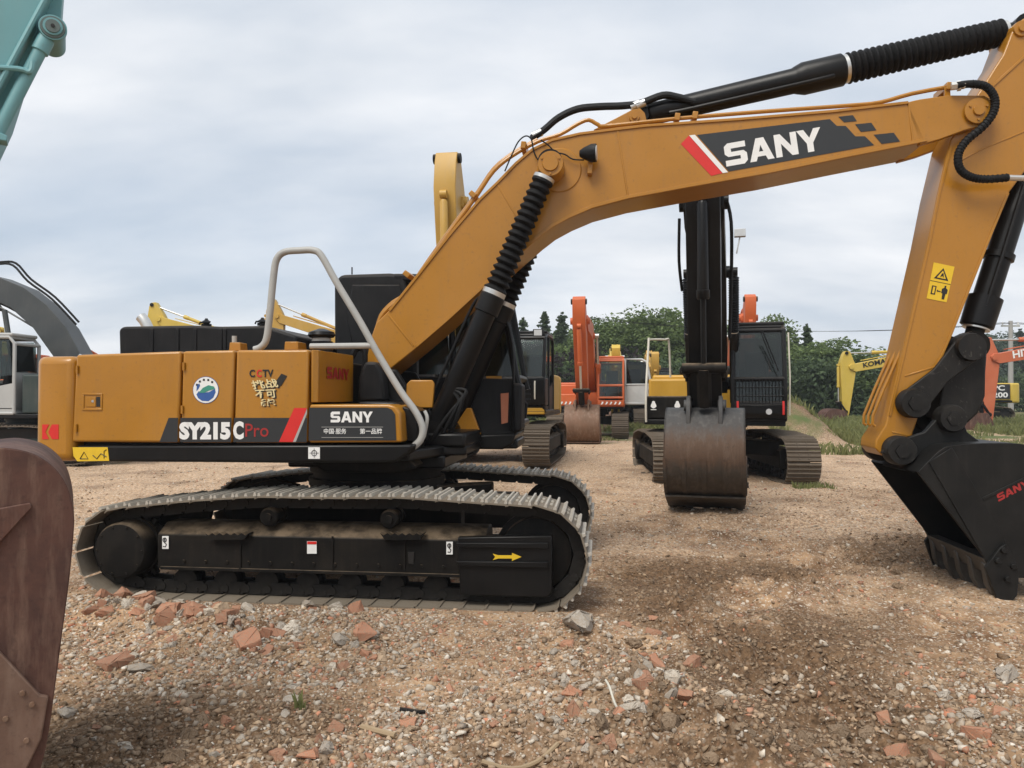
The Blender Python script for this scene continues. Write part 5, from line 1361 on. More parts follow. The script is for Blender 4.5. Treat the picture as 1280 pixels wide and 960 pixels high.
# orange excavator further back with its door open
org, oi = excavator('crawler_excavator', 'bright orange excavator facing the camera with its grey door swung open', 'excavator', 3.05, 30.0, R(-99), P_ORG,
    cab_m=P_ORG, boom_a=21, arm_a=-114, buck_a=-97, shoe=P_SHOED, bucket_m=R_DUST, hood=0, skip=('door',), boom_w=.5, arm_w=.40, rail=None, cabglass=glass('clear_glass', (.75, .8, .78), .75))
mb = MB(); fr4 = [(1.30, 1.38, 1.30), (1.75, 2.20, 1.30), (1.75, 2.30, 2.0), (1.62, 2.16, 2.82), (1.52, 1.98, 2.92), (1.24, 1.38, 2.95), (1.30, 1.38, 1.30)]
mb.tube(fr4, .05, 8); mb.tube([(1.30, 1.38, 2.0), (1.75, 2.26, 2.0)], .035, 8)
dr = mb.build('door', P_LGREY, org)
mb = MB(); q = [Vector(p) for p in ((1.29, 1.42, 2.02), (1.73, 2.22, 2.02), (1.60, 2.12, 2.82), (1.26, 1.42, 2.88))]; mb.add(q + [p + Vector((.01, -.005, 0)) for p in q], [(0, 1, 2, 3), (7, 6, 5, 4), (0, 4, 5, 1), (1, 5, 6, 2), (2, 6, 7, 3), (3, 7, 4, 0)]); mb.build('door_window', G_DARK, dr)
mb = MB(); q = [Vector(p) for p in ((1.30, 1.42, 1.34), (1.73, 2.16, 1.34), (1.73, 2.24, 1.98), (1.30, 1.42, 1.98))]; mb.add(q + [p + Vector((.02, -.01, 0)) for p in q], [(0, 1, 2, 3), (7, 6, 5, 4), (0, 4, 5, 1), (1, 5, 6, 2), (2, 6, 7, 3), (3, 7, 4, 0)]); mb.build('door_panel', P_LGREY, dr)
for i in range(5):
    y0 = .48 + i * .16; MB().add([(1.68, y0, 1.27), (1.68, y0 + .06, 1.27), (1.66, y0 + .10, 1.33), (1.66, y0 + .10, 1.37), (1.66, y0 + .04, 1.37), (1.67, y0 + .04, 1.33)], [tuple(range(6))]).build('warning_stripe', P_WHITE, org)
    y0 = -1.22 + i * .16; MB().add([(1.215, y0, 1.27), (1.215, y0 + .06, 1.27), (1.215, y0 + .10, 1.33), (1.215, y0 + .10, 1.37), (1.215, y0 + .04, 1.37), (1.215, y0 + .04, 1.33)], [tuple(range(6))]).build('warning_stripe', P_WHITE, org)
mb = MB(); mb.prism([(1.3, 1.20), (1.64, 1.22), (1.655, 1.42), (1.3, 1.42)], .38, 1.32); mb.build('cab_nose', P_ORG, org, .02)

# machines further off
def far(label, x, y, yaw, m, **kw):
    kw.setdefault('bucket_m', R_BROWN); kw.setdefault('shoe', P_SHOED)
    return excavator('crawler_excavator', label, 'excavator', x, y, R(yaw), m, group='machines parked at the back of the yard', **kw)
far('orange excavator mostly hidden behind the black cab, only its boom showing', 9.0, 31.5, -100, P_ORG, boom_a=24, arm_a=-112, buck_a=-100, cab_m=P_ORG)
far('lemon yellow excavator whose boom top shows over the orange cab', 5.2, 39.0, -97, P_YEL3, boom_a=12, arm_a=-125, buck_a=-100, cab_m=P_YEL3)
far('yellow excavator far off beside the open grey door', 7.5, 43.0, -96, P_YEL2, boom_a=10, arm_a=-112, buck_a=-95)
far('yellow excavator whose arm top rises above the black engine hood', -12.6, 38.0, 180, P_YEL3, boom_a=37, arm_a=-95, buck_a=-100)
far('yellow excavator whose arm top shows between handrail and black cab', -6.9, 38.0, 180, P_YEL2, boom_a=39, arm_a=-92, buck_a=-100)
far('orange excavator tucked behind the slate grey machine', -16.4, 27.0, 96, P_ORG, boom_a=2, arm_a=-95, buck_a=-100, cab_m=P_ORG)
far('yellow excavator behind the slate grey machine, seen through its cab', -20.5, 33.0, 180, P_YEL3, boom_a=30, arm_a=-95, buck_a=-100, cab_m=P_YEL3)
kom, ki = far('yellow excavator in the grass, arm lowered behind the foreground bucket arm', 24.3, 42.0, 180, P_YEL3, boom_a=11, arm_a=-84, buck_a=-18, bucket_m=R_RED, cab_m=P_YEL3, hood=.15)
hit, hi_ = far('orange red excavator at the back right with a red brown bucket in the grass', 26.4, 33.0, 180, P_ORG2, boom_a=12, arm_a=-86, buck_a=-25, bucket_m=R_RED, cab_m=P_ORG2)
def side_print(rt, body, u0, u1, v0, v1, ang, y, mat, foot=(.25, 1.92), bold=.03):
    """print on a left-facing machine's left flank, reading from its front to its rear"""
    def P(u, v): x, z = xf2([(u, v)], foot[0], foot[1], R(ang))[0]; return (x, y, z)
    lettering(body, P(u1, v0), P(u0, v0 + (0)), P(u1, v1), (0, 1, 0), mat, rt, bold, thick=.01)
def boom_print(rt, body, a, b, h, ang, mat):
    (ax, az), (bx, bz), (cx_, cz_) = xf2([a, b, (a[0] + h * .35, a[1] + h)], .25, 1.92, R(ang))
    lettering(body, (ax, .255, az), (bx, .255, bz), (cx_, .255, cz_), (0, 1, 0), mat, rt, .03, thick=.012)
boom_print(kom, 'KOMATSU', (5.05, .08), (3.2, .85), .26, 11, P_INK)
boom_print(hit, 'HITACHI', (4.9, .12), (3.2, .84), .30, 12, P_WHITE)
MB().bb(-2.08, -.9, 1.312, 1.33, 1.28, 2.06).build('side_panel', P_CHAR, kom)
lettering('PC\n200', (-1.15, 1.335, 1.35), (-1.95, 1.335, 1.35), (-1.15, 1.335, 2.0), (0, 1, 0), P_WHITE, kom, .03, thick=.01)

G_BOOM = [(-0.18, -.08), (-0.17, 0.12), (0, .30), (.45, .98), (.9, 1.42), (1.4, 1.75), (2.0, 1.95), (2.6, 1.98), (3.4, 1.75), (5.5, .5), (5.84, .02), (5.4, -.1), (3.5, 1.22), (2.8, 1.52), (2.2, 1.50), (1.65, 1.30), (1.15, .92), (.65, .32), (.25, -.2)]
# slate grey machine at the left, turned to the left
gry, gi = excavator('crawler_excavator', 'slate grey excavator at the left with pale cab frame and arched boom', 'excavator', -11.75, 19.0, R(180), P_GREY, boom_m=P_GREY, cab_m=P_LGREY,
    body_m=P_GRN, base_m=P_GRN, boom_a=4, arm_a=-95, buck_a=-100, foot=(-1.3, 2.15), bscale=1.15, boom_prof=G_BOOM, detail=0, shoe=P_SHOED, hood=.45, boom_w=.6, cabglass=G_CAB)
mb = MB(); mb.tube([(.2, .42, 1.6), (.55, .42, 3.7)], .06, 10); mb.build('boom_strut', P_GREY, gry)
for dz, yy in ((.10, .16), (.16, .05)):
    pts = xf2([(.3, .95 + dz), (.85, 1.45 + dz), (1.4, 1.80 + dz), (1.75, 2.12 + dz), (2.1, 2.12 + dz), (2.7, 2.02 + dz), (3.4, 1.82 + dz)], -1.3, 2.15, R(4), 1.15)
    MB().tube([(a, yy, b) for a, b in pts], .028, 8, 4).build('hose', P_RUBBER, gry)

# ------------------------------------------------------------------ teal arm and brown bucket at the left edge, close by
TC = Vector((-2.25, 3.55, 0.0)); TYAW = R(30)
tl = root('crawler_excavator', 'teal excavator arm reaching in at the top left with a brown bucket resting on rubble', 'excavator', tuple(TC), TYAW)
_ti = (Matrix.Translation(TC) @ Matrix.Rotation(TYAW, 4, 'Z')).inverted(); _tc = _ti @ Vector((0, 0, CAM_H))
def V3(px, py, yl):
    a, b = (px - 640) / FPX, -(py - 480) / FPX
    d = _ti.to_3x3() @ Vector((a, math.cos(PITCH) - b * math.sin(PITCH), math.sin(PITCH) + b * math.cos(PITCH)))
    t = (yl - _tc.y) / d.y
    return Vector((_tc.x + d.x * t, yl, _tc.z + d.z * t))
def VP(pts, yl): return [(p.x, p.z) for p in (V3(a, b, yl) for a, b in pts)]
YT0 = -.20
ta = MB().prism(VP([(110, -120), (59, 0), (0, 110), (-120, 330), (-215, 480), (-240, 470), (-230, 300), (-170, 60), (-90, -160), (20, -230)], YT0), YT0, .16).build('arm', P_TEAL, tl, .012)
for pts in ([(59, 0), (0, 110), (-120, 330)],):
    mb = MB(); n = []
    p3 = [V3(a - 3, b, YT0) for a, b in pts]; mb.tube([p - Vector((0, .004, 0)) for p in p3], .012, 8); mb.build('flange', P_TEAL, ta)
# outer strip: the arm's back plate seen past the flank
MB().prism(VP([(82, -60), (78, 0), (76, 24), (60, 30), (40, 62), (12, 150), (-30, 240), (-120, 400), (-150, 390), (0, 112), (59, 0), (85, -60)], YT0 + .10), YT0 + .10, .12).build('back_plate', P_TEAL, tl, .006)
mb = MB(); c0 = V3(66, 34, YT0 - .02); mb.lathe(c0 + Vector((0, .22, 0)), c0, [(0, .050), (.8, .050), (.9, .056), (1, .056)], 28); bs_ = mb.build('pin_boss', P_TEAL, tl)
P_BOSS = paint('worn_grey_green', (.12, .17, .165), .5, .4, (.08, .08, .07), 6)
for r_, d_, m_ in ((.050, .006, P_BOSS), (.040, .012, P_TEAL), (.030, .018, P_BOSS), (.008, .022, P_INK)):
    MB().lathe(c0, c0 - Vector((0, d_, 0)), [(0, r_), (1, r_ * .96)], 28).build('pin_ring', m_, bs_)
p = V3(60, 44, YT0 + .02); q = V3(-110, 372, YT0 + .02); d = q - p
mb = MB(); mb.lathe(p, p + d * .75, [(0, .03), (.03, .036), (.09, .036), (.095, .028), (1, .028)], 18); mb.tube([p + d * .12 + Vector((0, -.03, 0)), p + d * .16 + Vector((.01, -.035, -.0)), V3(22, 86, YT0 - .01), V3(-40, 83, YT0 - .01)], .012, 8, 3); mb.build('bucket_cylinder', P_TEAL, tl)
MB().prism(VP([(1, 168), (10, 172), (9, 179), (-2, 177), (-20, 170), (-18, 160)], YT0), YT0 - .03, YT0 + .05).build('pipe_clamp', P_TEAL, tl, .004)
# bucket: curved back towards the right
YW = .46
outl = [(-150, 640), (-120, 600), (-60, 572), (0, 561), (28, 561), (55, 568), (78, 583), (95, 606), (104, 640), (104, 668), (98, 730), (90, 790), (82, 850), (72, 920), (58, 975), (38, 1010)]
o2 = [(p_.x, p_.y) for p_ in catmull([Vector((a, b, 0)) for a, b in VP([(x_ - 12, y_) for x_, y_ in outl], -YW)], 3)]
n = len(o2); mid = (sum(a for a, b in o2) / n - .25, sum(b for a, b in o2) / n)
inn = [(a + (mid[0] - a) * .05, b + (mid[1] - b) * .05) for a, b in o2]
vs = [(a, y_, b) for y_ in (-YW, YW) for a, b in o2] + [(a, y_, b) for y_ in (-YW, YW) for a, b in inn]; fs = []
for i in range(n - 1): fs += [(i, i + 1, n + i + 1, n + i), (2 * n + i, 3 * n + i, 3 * n + i + 1, 2 * n + i + 1), (i, 2 * n + i, 2 * n + i + 1, i + 1), (n + i, n + i + 1, 3 * n + i + 1, 3 * n + i)]
fs += [(0, n, 3 * n, 2 * n), (n - 1, 3 * n - 1, 4 * n - 1, 2 * n - 1)]
tbk = MB().add(vs, fs).build('bucket', R_RED, tl)
for s in (-1, 1):
    y0 = s * (YW + .002); MB().prism(o2, y0, y0 - s * .03).build('side_plate', R_RED, tbk, .005)
MB().prism(VP([(-90, 800), (-30, 640), (38, 628), (40, 634), (5, 672), (-50, 740), (-80, 810)], -YW), -YW - .02, -YW).build('wear_bar', R_RED, tbk, .004)
MB().prism(VP([(-80, 800), (0, 812), (50, 866), (61, 868), (52, 920), (32, 962), (-20, 980), (-80, 960)], -YW), -YW - .03, -YW - .003).build('side_cutter', R_BROWN, tbk, .006)
for a, b in ((28, 866), (40, 880), (7, 898), (33, 925)):
    c0 = V3(a, b, -YW - .03); MB().lathe(c0 + Vector((0, .01, 0)), c0 - Vector((0, .012, 0)), [(0, .012), (1, .010)], 8).build('bolt', R_DUST, tbk)
for s in (-1, 1): MB().prism(VP([(-260, 470), (-215, 440), (-190, 470), (-120, 560), (-40, 580), (-60, 620), (-150, 650), (-240, 520)], -.2), s * .17, s * .22).build('ear', R_RED, tbk, .006)
# ------------------------------------------------------------------ trees, undergrowth, grass, pole
def leaf_material(name, dark, light, warm):
    m, nt, b = nodes_of(name)
    at = N(nt, 'ShaderNodeAttribute', attribute_name='tone')
    tc = N(nt, 'ShaderNodeTexCoord')
    oi = N(nt, 'ShaderNodeObjectInfo')
    c = mixc(nt, at.outputs['Fac'], dark, light)
    c = mixc(nt, mul(nt, oi.outputs['Random'], .55), c, warm)
    c = mixc(nt, mul(nt, ramp(nt, noise(nt, tc.outputs['Object'], .9, 3), .5, (0, 0, 0), .7, (1, 1, 1)), .4), c, light)
    nt.links.new(c, b.inputs['Base Color']); b.inputs['Roughness'].default_value = .75
    tl_ = N(nt, 'ShaderNodeBsdfTranslucent'); nt.links.new(c, tl_.inputs['Color']); mx = N(nt, 'ShaderNodeMixShader'); mx.inputs[0].default_value = .35
    nt.links.new(b.outputs[0], mx.inputs[1]); nt.links.new(tl_.outputs[0], mx.inputs[2]); nt.links.new(mx.outputs[0], nt.nodes['Material Output'].inputs['Surface'])
    b.inputs['Specular IOR Level'].default_value = .25
    return m
L_BROAD = leaf_material('broad_leaves', (.068, .105, .040), (.185, .245, .088), (.13, .18, .062))
L_CONE = leaf_material('needle_leaves', (.045, .072, .038), (.12, .165, .08), (.075, .11, .048))
L_FAR = leaf_material('far_leaves', (.055, .085, .060), (.105, .145, .095), (.085, .115, .080))
P_BARK = paint('bark', (.07, .055, .042), .9, .4, (.12, .10, .08), 6, bmp=.4)
def leaf_cloud(centres, rng, per, size, mat, name='crown', flat_=.75):
    """many small leaf faces gathered round clump centres (x,y,z,radius)"""
    V = []; T = []
    for cx, cy, cz, r, tone in centres:
        k = int(per * (0.6 + .8 * rng.random()))
        d = rng.normal(size=(k, 3)); d /= np.linalg.norm(d, axis=1)[:, None]
        rr = r * rng.random(k) ** .45
        p = np.array([cx, cy, cz]) + d * rr[:, None] * np.array([1, 1, flat_])
        s = size * (.6 + .8 * rng.random(k))
        a = rng.normal(size=(k, 3)); a /= np.linalg.norm(a, axis=1)[:, None]
        b = np.cross(a, rng.normal(size=(k, 3))); b /= np.linalg.norm(b, axis=1)[:, None]
        q = np.stack([p - a * s[:, None], p + b * s[:, None] * .55, p + a * s[:, None], p - b * s[:, None] * .55], 1)
        V.append(q.reshape(-1, 3)); T.append(np.clip(tone + .35 * rng.normal(size=k), 0, 1).repeat(4))
    V = np.concatenate(V); T = np.concatenate(T); n = len(V) // 4
    me = bpy.data.meshes.new(name)
    me.vertices.add(n * 4); me.vertices.foreach_set('co', V.ravel().astype(np.float32))
    me.loops.add(n * 4); me.loops.foreach_set('vertex_index', np.arange(n * 4, dtype=np.int32))
    me.polygons.add(n); me.polygons.foreach_set('loop_start', (np.arange(n) * 4).astype(np.int32))
    me.update(); me.validate()
    at = me.attributes.new('tone', 'FLOAT', 'POINT'); at.data.foreach_set('value', T.astype(np.float32))
    me.materials.append(mat)
    return me
def broad_template(i):
    rng = np.random.default_rng(100 + i); H = 8.0; C = []; mb = MB()
    lean = rng.normal(size=2) * .25
    mb.tube([(0, 0, -.3), (lean[0] * .3, lean[1] * .3, 1.4), (lean[0], lean[1], 3.6), (lean[0] * 1.2, lean[1] * 1.2, 6.2)], .13, 7, 3)
    for k in range(11):
        a = rng.random() * 6.28; z0 = 1.6 + 3.6 * k / 11; L = (1.0 + 1.3 * rng.random()) * (1.15 - .05 * k); el = .5 + .5 * rng.random()
        s = np.array([lean[0] * z0 / 3.6, lean[1] * z0 / 3.6, z0]); e = s + np.array([math.cos(a) * L, math.sin(a) * L, L * el])
        mb.tube([tuple(s), tuple((s + e) / 2 + np.array([0, 0, .15])), tuple(e)], .045, 5, 2)
        for j in range(5):
            t = .45 + .7 * rng.random(); c = s + (e - s) * t + rng.normal(size=3) * .35
            C.append((*c, .45 + .4 * rng.random(), .25 + .1 * c[2] / H + .35 * rng.random()))
    for k in range(60):
        d = rng.normal(size=3); d /= np.linalg.norm(d); r = .55 + .55 * rng.random()
        ax = (1.9 + .6 * rng.random(), 1.9 + .6 * rng.random(), 2.9)
        c = np.array([lean[0], lean[1], 4.6]) + d * ax * (.45 + .55 * rng.random())
        C.append((*c, r, .2 + .5 * rng.random()))
    return mb.mesh('trunk', P_BARK), leaf_cloud(C, rng, 120, .115, L_BROAD)
def cone_template(i):
    rng = np.random.default_rng(300 + i); H = 8.4 + .6 * rng.random(); C = []; mb = MB()
    mb.lathe((0, 0, -.3), (0, 0, H - .5), [(0, .15), (.5, .09), (1, .02)], 7)
    z = 1.1
    while z < H - .15:
        f = 1 - (z - .6) / (H - .4); R_ = .12 + 2.25 * f
        for k in range(int(5 + 6 * f)):
            a = rng.random() * 6.28; L = R_ * (.55 + .55 * rng.random())
            mb.tube([(0, 0, z), (math.cos(a) * L * .9, math.sin(a) * L * .9, z - .12 * L)], .022, 4)
            for t in (.25, .5, .75, 1.0):
                if rng.random() < .9: C.append((math.cos(a) * L * t, math.sin(a) * L * t, z - .14 * L * t + .08 * rng.normal(), .13 + .20 * f * (1.1 - .5 * t) + .06 * rng.random(), .2 + .5 * rng.random()))
        z += .24 + .14 * rng.random()
    C += [(0, 0, H - .1, .14, .5), (0, 0, H - .45, .22, .5)]
    return mb.mesh('trunk', P_BARK), leaf_cloud(C, rng, 26, .095, L_CONE, 'crown', .55)
BT = [broad_template(i) for i in range(4)]; CT = [cone_template(i) for i in range(3)]
FT = []
for t_, c_ in BT[:2] + CT[:2]:
    c2 = c_.copy(); c2.materials.clear(); c2.materials.append(L_FAR); FT.append((t_, c2))
ORD = ['first', 'second', 'third', 'fourth', 'fifth', 'sixth', 'seventh', 'eighth', 'ninth', 'tenth', 'eleventh', 'twelfth', 'thirteenth', 'fourteenth', 'fifteenth', 'sixteenth', 'seventeenth', 'eighteenth']
def tree_row(kind, spec, name, phrase, group, cat='tree'):
    """spec rows: px, top y in the photograph, distance, width factor"""
    for i, (px, top_, Y, wf) in enumerate(sorted(spec)):
        X = (px - 640) / FPX * Y; z0 = G(X, Y); H = CAM_H + (497 - top_) * Y / FPX - z0
        tm, cm = kind[(i * 5 + 1) % len(kind)]
        hh = max(v.co.z for v in cm.vertices)
        r = root(name, phrase % ORD[i], cat, (X, Y, z0), i * 2.1, group)
        s = H / hh; r.scale = (s * wf * 1.15, s * wf * 1.15, s)
        inst('trunk', tm, r); inst('crown', cm, r)
tree_row(CT, [(598, 402, 60, .9), (622, 405, 58, .9), (654, 396, 61, .9), (680, 388, 60, .85), (703, 389, 62, .9), (728, 394, 63, .9), (1009, 404, 56, .85), (1030, 432, 60, 1.0), (868, 412, 64, 1), (996, 418, 60, .8)], 'conifer_tree', '%s conifer from the left in the tree belt behind the yard', 'conifers in the tree belt')
tree_row(BT, [(742, 394, 58, .95), (765, 390, 60, 1.15), (790, 392, 59, 1.2), (822, 381, 57, 1.05), (848, 402, 55, 1.1), (880, 414, 60, 1.2), (905, 404, 62, 1.2), (934, 398, 60, 1.2), (962, 392, 58, 1.05), (984, 425, 56, 1.2), (1022, 430, 54, 1.6), (1046, 422, 52, 1.75), (1068, 434, 50, 1.7), (1088, 446, 51, 1.7), (700, 430, 55, 1.4), (640, 430, 55, 1.3), (670, 440, 54, 1.3), (1095, 462, 52, 1.4)], 'broadleaf_tree', '%s broadleaf tree from the left in the belt behind the yard', 'broadleaf trees in the tree belt')
tree_row(FT, [(1082, 448, 105, 1.3), (1106, 446, 108, 1.3), (1128, 440, 110, 1.3), (1152, 444, 106, 1.4), (1178, 430, 100, 1.3), (1200, 436, 98, 1.4), (1222, 424, 96, 1.3), (1240, 416, 95, 1.2), (1258, 412, 97, 1.1), (1276, 410, 94, 1.2), (1296, 416, 95, 1.2), (1320, 420, 96, 1.3), (1350, 418, 98, 1.3), (1375, 424, 98, 1.3)], 'distant_tree', '%s hazy tree from the left in the far wood at right', 'trees in the far wood')
tree_row(BT, [(575, 418, 72, 1.5), (612, 412, 73, 1.5), (660, 416, 71, 1.5), (705, 408, 70, 1.5), (750, 402, 72, 1.5), (800, 404, 70, 1.5), (838, 410, 71, 1.5), (895, 412, 70, 1.5), (945, 408, 72, 1.5), (1000, 432, 70, 1.5), (1058, 440, 70, 1.5)], 'broadleaf_tree', '%s broadleaf tree from the left in the rear row of the belt', 'rear row of broadleaf trees')
# undergrowth: dense thicket at the foot of the belt
rng = np.random.default_rng(5); C = []
for k in range(1150):
    px = 560 + 860 * rng.random(); Y = (47 + 6 * rng.random()) if px < 1110 else (64 + 8 * rng.random()); X = (px - 640) / FPX * Y
    C.append((X, Y, G(X, Y) + 3.4 * rng.random() ** 1.2, .55 + .5 * rng.random(), .1 + .5 * rng.random()))
ug = bpy.data.objects.new('undergrowth', leaf_cloud(C, rng, 60, .15, L_CONE, 'undergrowth')); COL.objects.link(ug); ug['kind'] = 'stuff'
ug['label'] = 'dark green thicket along the foot of the tree belt'
C = []
for k in range(70):
    px = 690 + 45 * rng.normal(); Y = 46 + 2 * rng.random(); X = (px - 640) / FPX * Y
    C.append((X, Y, G(X, Y) + 4.2 * rng.random() ** 1.2, .5 + .4 * rng.random(), .3 * rng.random()))
L_PUR = leaf_material('dull_purple_leaves', (.028, .024, .026), (.062, .050, .050), (.040, .040, .030))
ps = bpy.data.objects.new('purple_shrub', leaf_cloud(C, rng, 60, .13, L_PUR, 'purple_shrub')); COL.objects.link(ps)
tag(ps, 'dull purple shrub thicket beside the orange excavator arm', 'shrub')
# grass
def grass(name, areas, n, h0, mat):
    rng = np.random.default_rng(11); X = []; Y = []
    for (x0, x1, y0, y1, sh) in areas:
        k = int(n * sh); X.append(x0 + (x1 - x0) * rng.random(k)); Y.append(y0 + (y1 - y0) * rng.random(k))
    X = np.concatenate(X); Y = np.concatenate(Y)
    keep = vnoise(X * .55, Y * .55, 91) + .3 * (vnoise(X * 2.2, Y * 2.2, 92) - .5) > .30
    X, Y = X[keep], Y[keep]; n = len(X); Z = gh(X, Y)
    a = rng.random(n) * 6.283; h = h0 * (.35 + rng.random(n) ** 1.6) * (.5 + vnoise(X * .4, Y * .4, 93)); w = .009 + .012 * rng.random(n)
    lx, ly = rng.normal(size=n) * h * .35, rng.normal(size=n) * h * .35
    P0 = np.stack([X - np.cos(a) * w, Y - np.sin(a) * w, Z - .02], 1); P1 = np.stack([X + np.cos(a) * w, Y + np.sin(a) * w, Z - .02], 1)
    P2 = np.stack([X + lx * .4 + np.cos(a) * w * .7, Y + ly * .4 + np.sin(a) * w * .7, Z + h * .6], 1); P3 = np.stack([X + lx, Y + ly, Z + h], 1)
    V = np.stack([P0, P1, P2, P3], 1).reshape(-1, 3); me = bpy.data.meshes.new(name)
    me.vertices.add(n * 4); me.vertices.foreach_set('co', V.ravel().astype(np.float32))
    me.loops.add(n * 4); me.loops.foreach_set('vertex_index', np.arange(n * 4, dtype=np.int32))
    me.polygons.add(n); me.polygons.foreach_set('loop_start', (np.arange(n) * 4).astype(np.int32)); me.update(); me.validate()
    at = me.attributes.new('tone', 'FLOAT', 'POINT'); at.data.foreach_set('value', rng.random(n).repeat(4).astype(np.float32))
    me.materials.append(mat); o = bpy.data.objects.new(name, me); COL.objects.link(o); o['kind'] = 'stuff'; return o
L_GRASS = leaf_material('grass_blades', (.12, .15, .048), (.29, .30, .13), (.22, .22, .09))
grass('grass', [(8.5, 36, 22.5, 46, .75), (8, 20, 20.5, 24, .08), (1.5, 9, 33, 46, .13), (-30, 1, 40, 52, .08)], 170000, .27, L_GRASS)
grass('weeds', [(5.2, 6.0, 19.2, 20.2, .10), (2.9, 3.7, 26.5, 29.5, .25), (-1.19, -1.15, 4.28, 4.31, .03), (4.9, 5.6, 13.2, 13.6, .15)], 1500, .07, L_GRASS)
# utility pole with cross-arm and lines
PX, PY = (1263 - 640) / FPX * 46, 46.0; pz = G(PX, PY); PT = CAM_H + (497 - 401) * 46 / FPX
up = root('utility_pole', 'pale concrete utility pole standing in the grass by the back right machines', 'utility pole', (PX, PY, pz))
P_CONC = paint('pole_concrete', (.40, .39, .37), .85, .3, (.25, .23, .2), 3)
MB().lathe((0, 0, -.3), (.06, 0, PT - pz), [(0, .17), (1, .11)], 14).build('pole', P_CONC, up)
MB().bb(-.5, .6, -.05, .05, PT - pz - .35, PT - pz - .25).build('cross_arm', P_LGREY, up)
for sx in (-.42, .06, .5):
    MB().lathe((sx, 0, PT - pz - .25), (sx, 0, PT - pz - .08), [(0, .03), (.4, .05), (.6, .03), (1, .045)], 8).build('insulator', P_WHITE, up)
    for s, L in ((-1, 26), (1, 30)):
        pts = [(sx + s * L * t, s * 3 * t + 0, PT - pz - .10 - 1.3 * 4 * t * (1 - t) * .5 + (-.0) * t) for t in np.linspace(0, 1, 12)]
        MB().tube(pts, .011, 5).build('line', P_RUBBER, up)
PX2 = PX - 26
# ------------------------------------------------------------------ rubble
def stone_material(name, attr=True, rgb=(.3, .3, .3)):
    m, nt, b = nodes_of(name)
    tc = N(nt, 'ShaderNodeTexCoord'); v = tc.outputs['Object']
    n1 = noise(nt, v, 24, 5, .7); n2 = noise(nt, v, 7, 4, .6)
    if attr:
        at = N(nt, 'ShaderNodeAttribute', attribute_name='hue'); base = at.outputs['Color']
    else:
        oi = N(nt, 'ShaderNodeObjectInfo'); base = mixc(nt, oi.outputs['Random'], tuple(c * .72 for c in rgb), tuple(min(1, c * 1.2) for c in rgb))
    c = mixc(nt, mul(nt, ramp(nt, n1, .38, (0, 0, 0), .66, (1, 1, 1)), .85), base, (.30, .23, .165))
    c = mixc(nt, mul(nt, ramp(nt, n2, .50, (0, 0, 0), .72, (1, 1, 1)), .60), c, (.33, .25, .175))
    nt.links.new(c, b.inputs['Base Color']); b.inputs['Roughness'].default_value = .92; b.inputs['Specular IOR Level'].default_value = .2
    bump(nt, b, n1, .5, .01)
    return m
S_ANY = stone_material('mixed_gravel')
S_BRICK = stone_material('brick_red', False, (.44, .185, .105)); S_CONC = stone_material('concrete_grey', False, (.42, .385, .335)); S_PALE = stone_material('pale_stone', False, (.62, .565, .48)); S_TAN = stone_material('tan_stone', False, (.46, .33, .215)); S_CLOD = stone_material('earth_clod', False, (.17, .108, .062))
def hull_template(rng, kind):
    if kind == 'brick':
        w = np.array([1.0, .62 + .2 * rng.random(), .45 + .12 * rng.random()]) * .5
        p = np.array([[sx, sy, sz] for sx in (-1, 1) for sy in (-1, 1) for sz in (-1, 1)]) * w * (1 + .10 * rng.normal(size=(8, 3)))
        p[rng.integers(8)] *= .55; p[rng.integers(8)] *= .7
        p = np.vstack([p, p[:4] * .75 + p[4:] * .35])
    elif kind == 'clod':
        p = rng.normal(size=(26, 3)); p /= np.linalg.norm(p, axis=1)[:, None]; p *= (.38 + .16 * rng.random((26, 1))) * np.array([1, .9, .75])
    else:
        k = 9 if kind == 'small' else 15; p = rng.normal(size=(k, 3)); p /= np.linalg.norm(p, axis=1)[:, None]; p *= (.34 + .2 * rng.random((k, 1))) * np.array([1, .78, .55])
    bm = bmesh.new()
    for q in p: bm.verts.new(q)
    r = bmesh.ops.convex_hull(bm, input=bm.verts)
    bmesh.ops.delete(bm, geom=[g for g in r['geom_interior'] if isinstance(g, bmesh.types.BMVert)], context='VERTS')
    bmesh.ops.recalc_face_normals(bm, faces=bm.faces)
    bm.verts.ensure_lookup_table(); bm.verts.index_update()
    V = np.array([v.co[:] for v in bm.verts]); F = np.array([[v.index for v in f.verts] for f in bm.faces])
    bm.free(); return V, F
rg = np.random.default_rng(42)
T_ST = [hull_template(rg, 'stone') for _ in range(14)]; T_BR = [hull_template(rg, 'brick') for _ in range(8)]; T_SM = [hull_template(rg, 'small') for _ in range(12)]; T_CL = [hull_template(rg, 'clod') for _ in range(5)]
def rot_mats(rng, n, tilt=1.0):
    a = rng.normal(size=(n, 4)); a /= np.linalg.norm(a, axis=1)[:, None]; w, x, y, z = a.T
    return np.stack([np.stack([1 - 2 * (y * y + z * z), 2 * (x * y - z * w), 2 * (x * z + y * w)], -1), np.stack([2 * (x * y + z * w), 1 - 2 * (x * x + z * z), 2 * (y * z - x * w)], -1), np.stack([2 * (x * z - y * w), 2 * (y * z + x * w), 1 - 2 * (x * x + y * y)], -1)], 1)
PAL = np.array([(.50, .45, .38), (.62, .56, .47), (.38, .325, .265), (.48, .20, .115), (.40, .155, .085), (.47, .34, .22), (.36, .245, .15), (.30, .20, .12), (.54, .37, .24), (.68, .63, .55), (.155, .098, .056)])
def in_machine(X, Y):
    c, s = math.cos(MYAW), math.sin(MYAW); lx = (X - MC.x) * c + (Y - MC.y) * s; ly = -(X - MC.x) * s + (Y - MC.y) * c
    m = (np.abs(lx) < 2.25) & (np.abs(np.abs(ly) - 1.19) < .33)
    return m
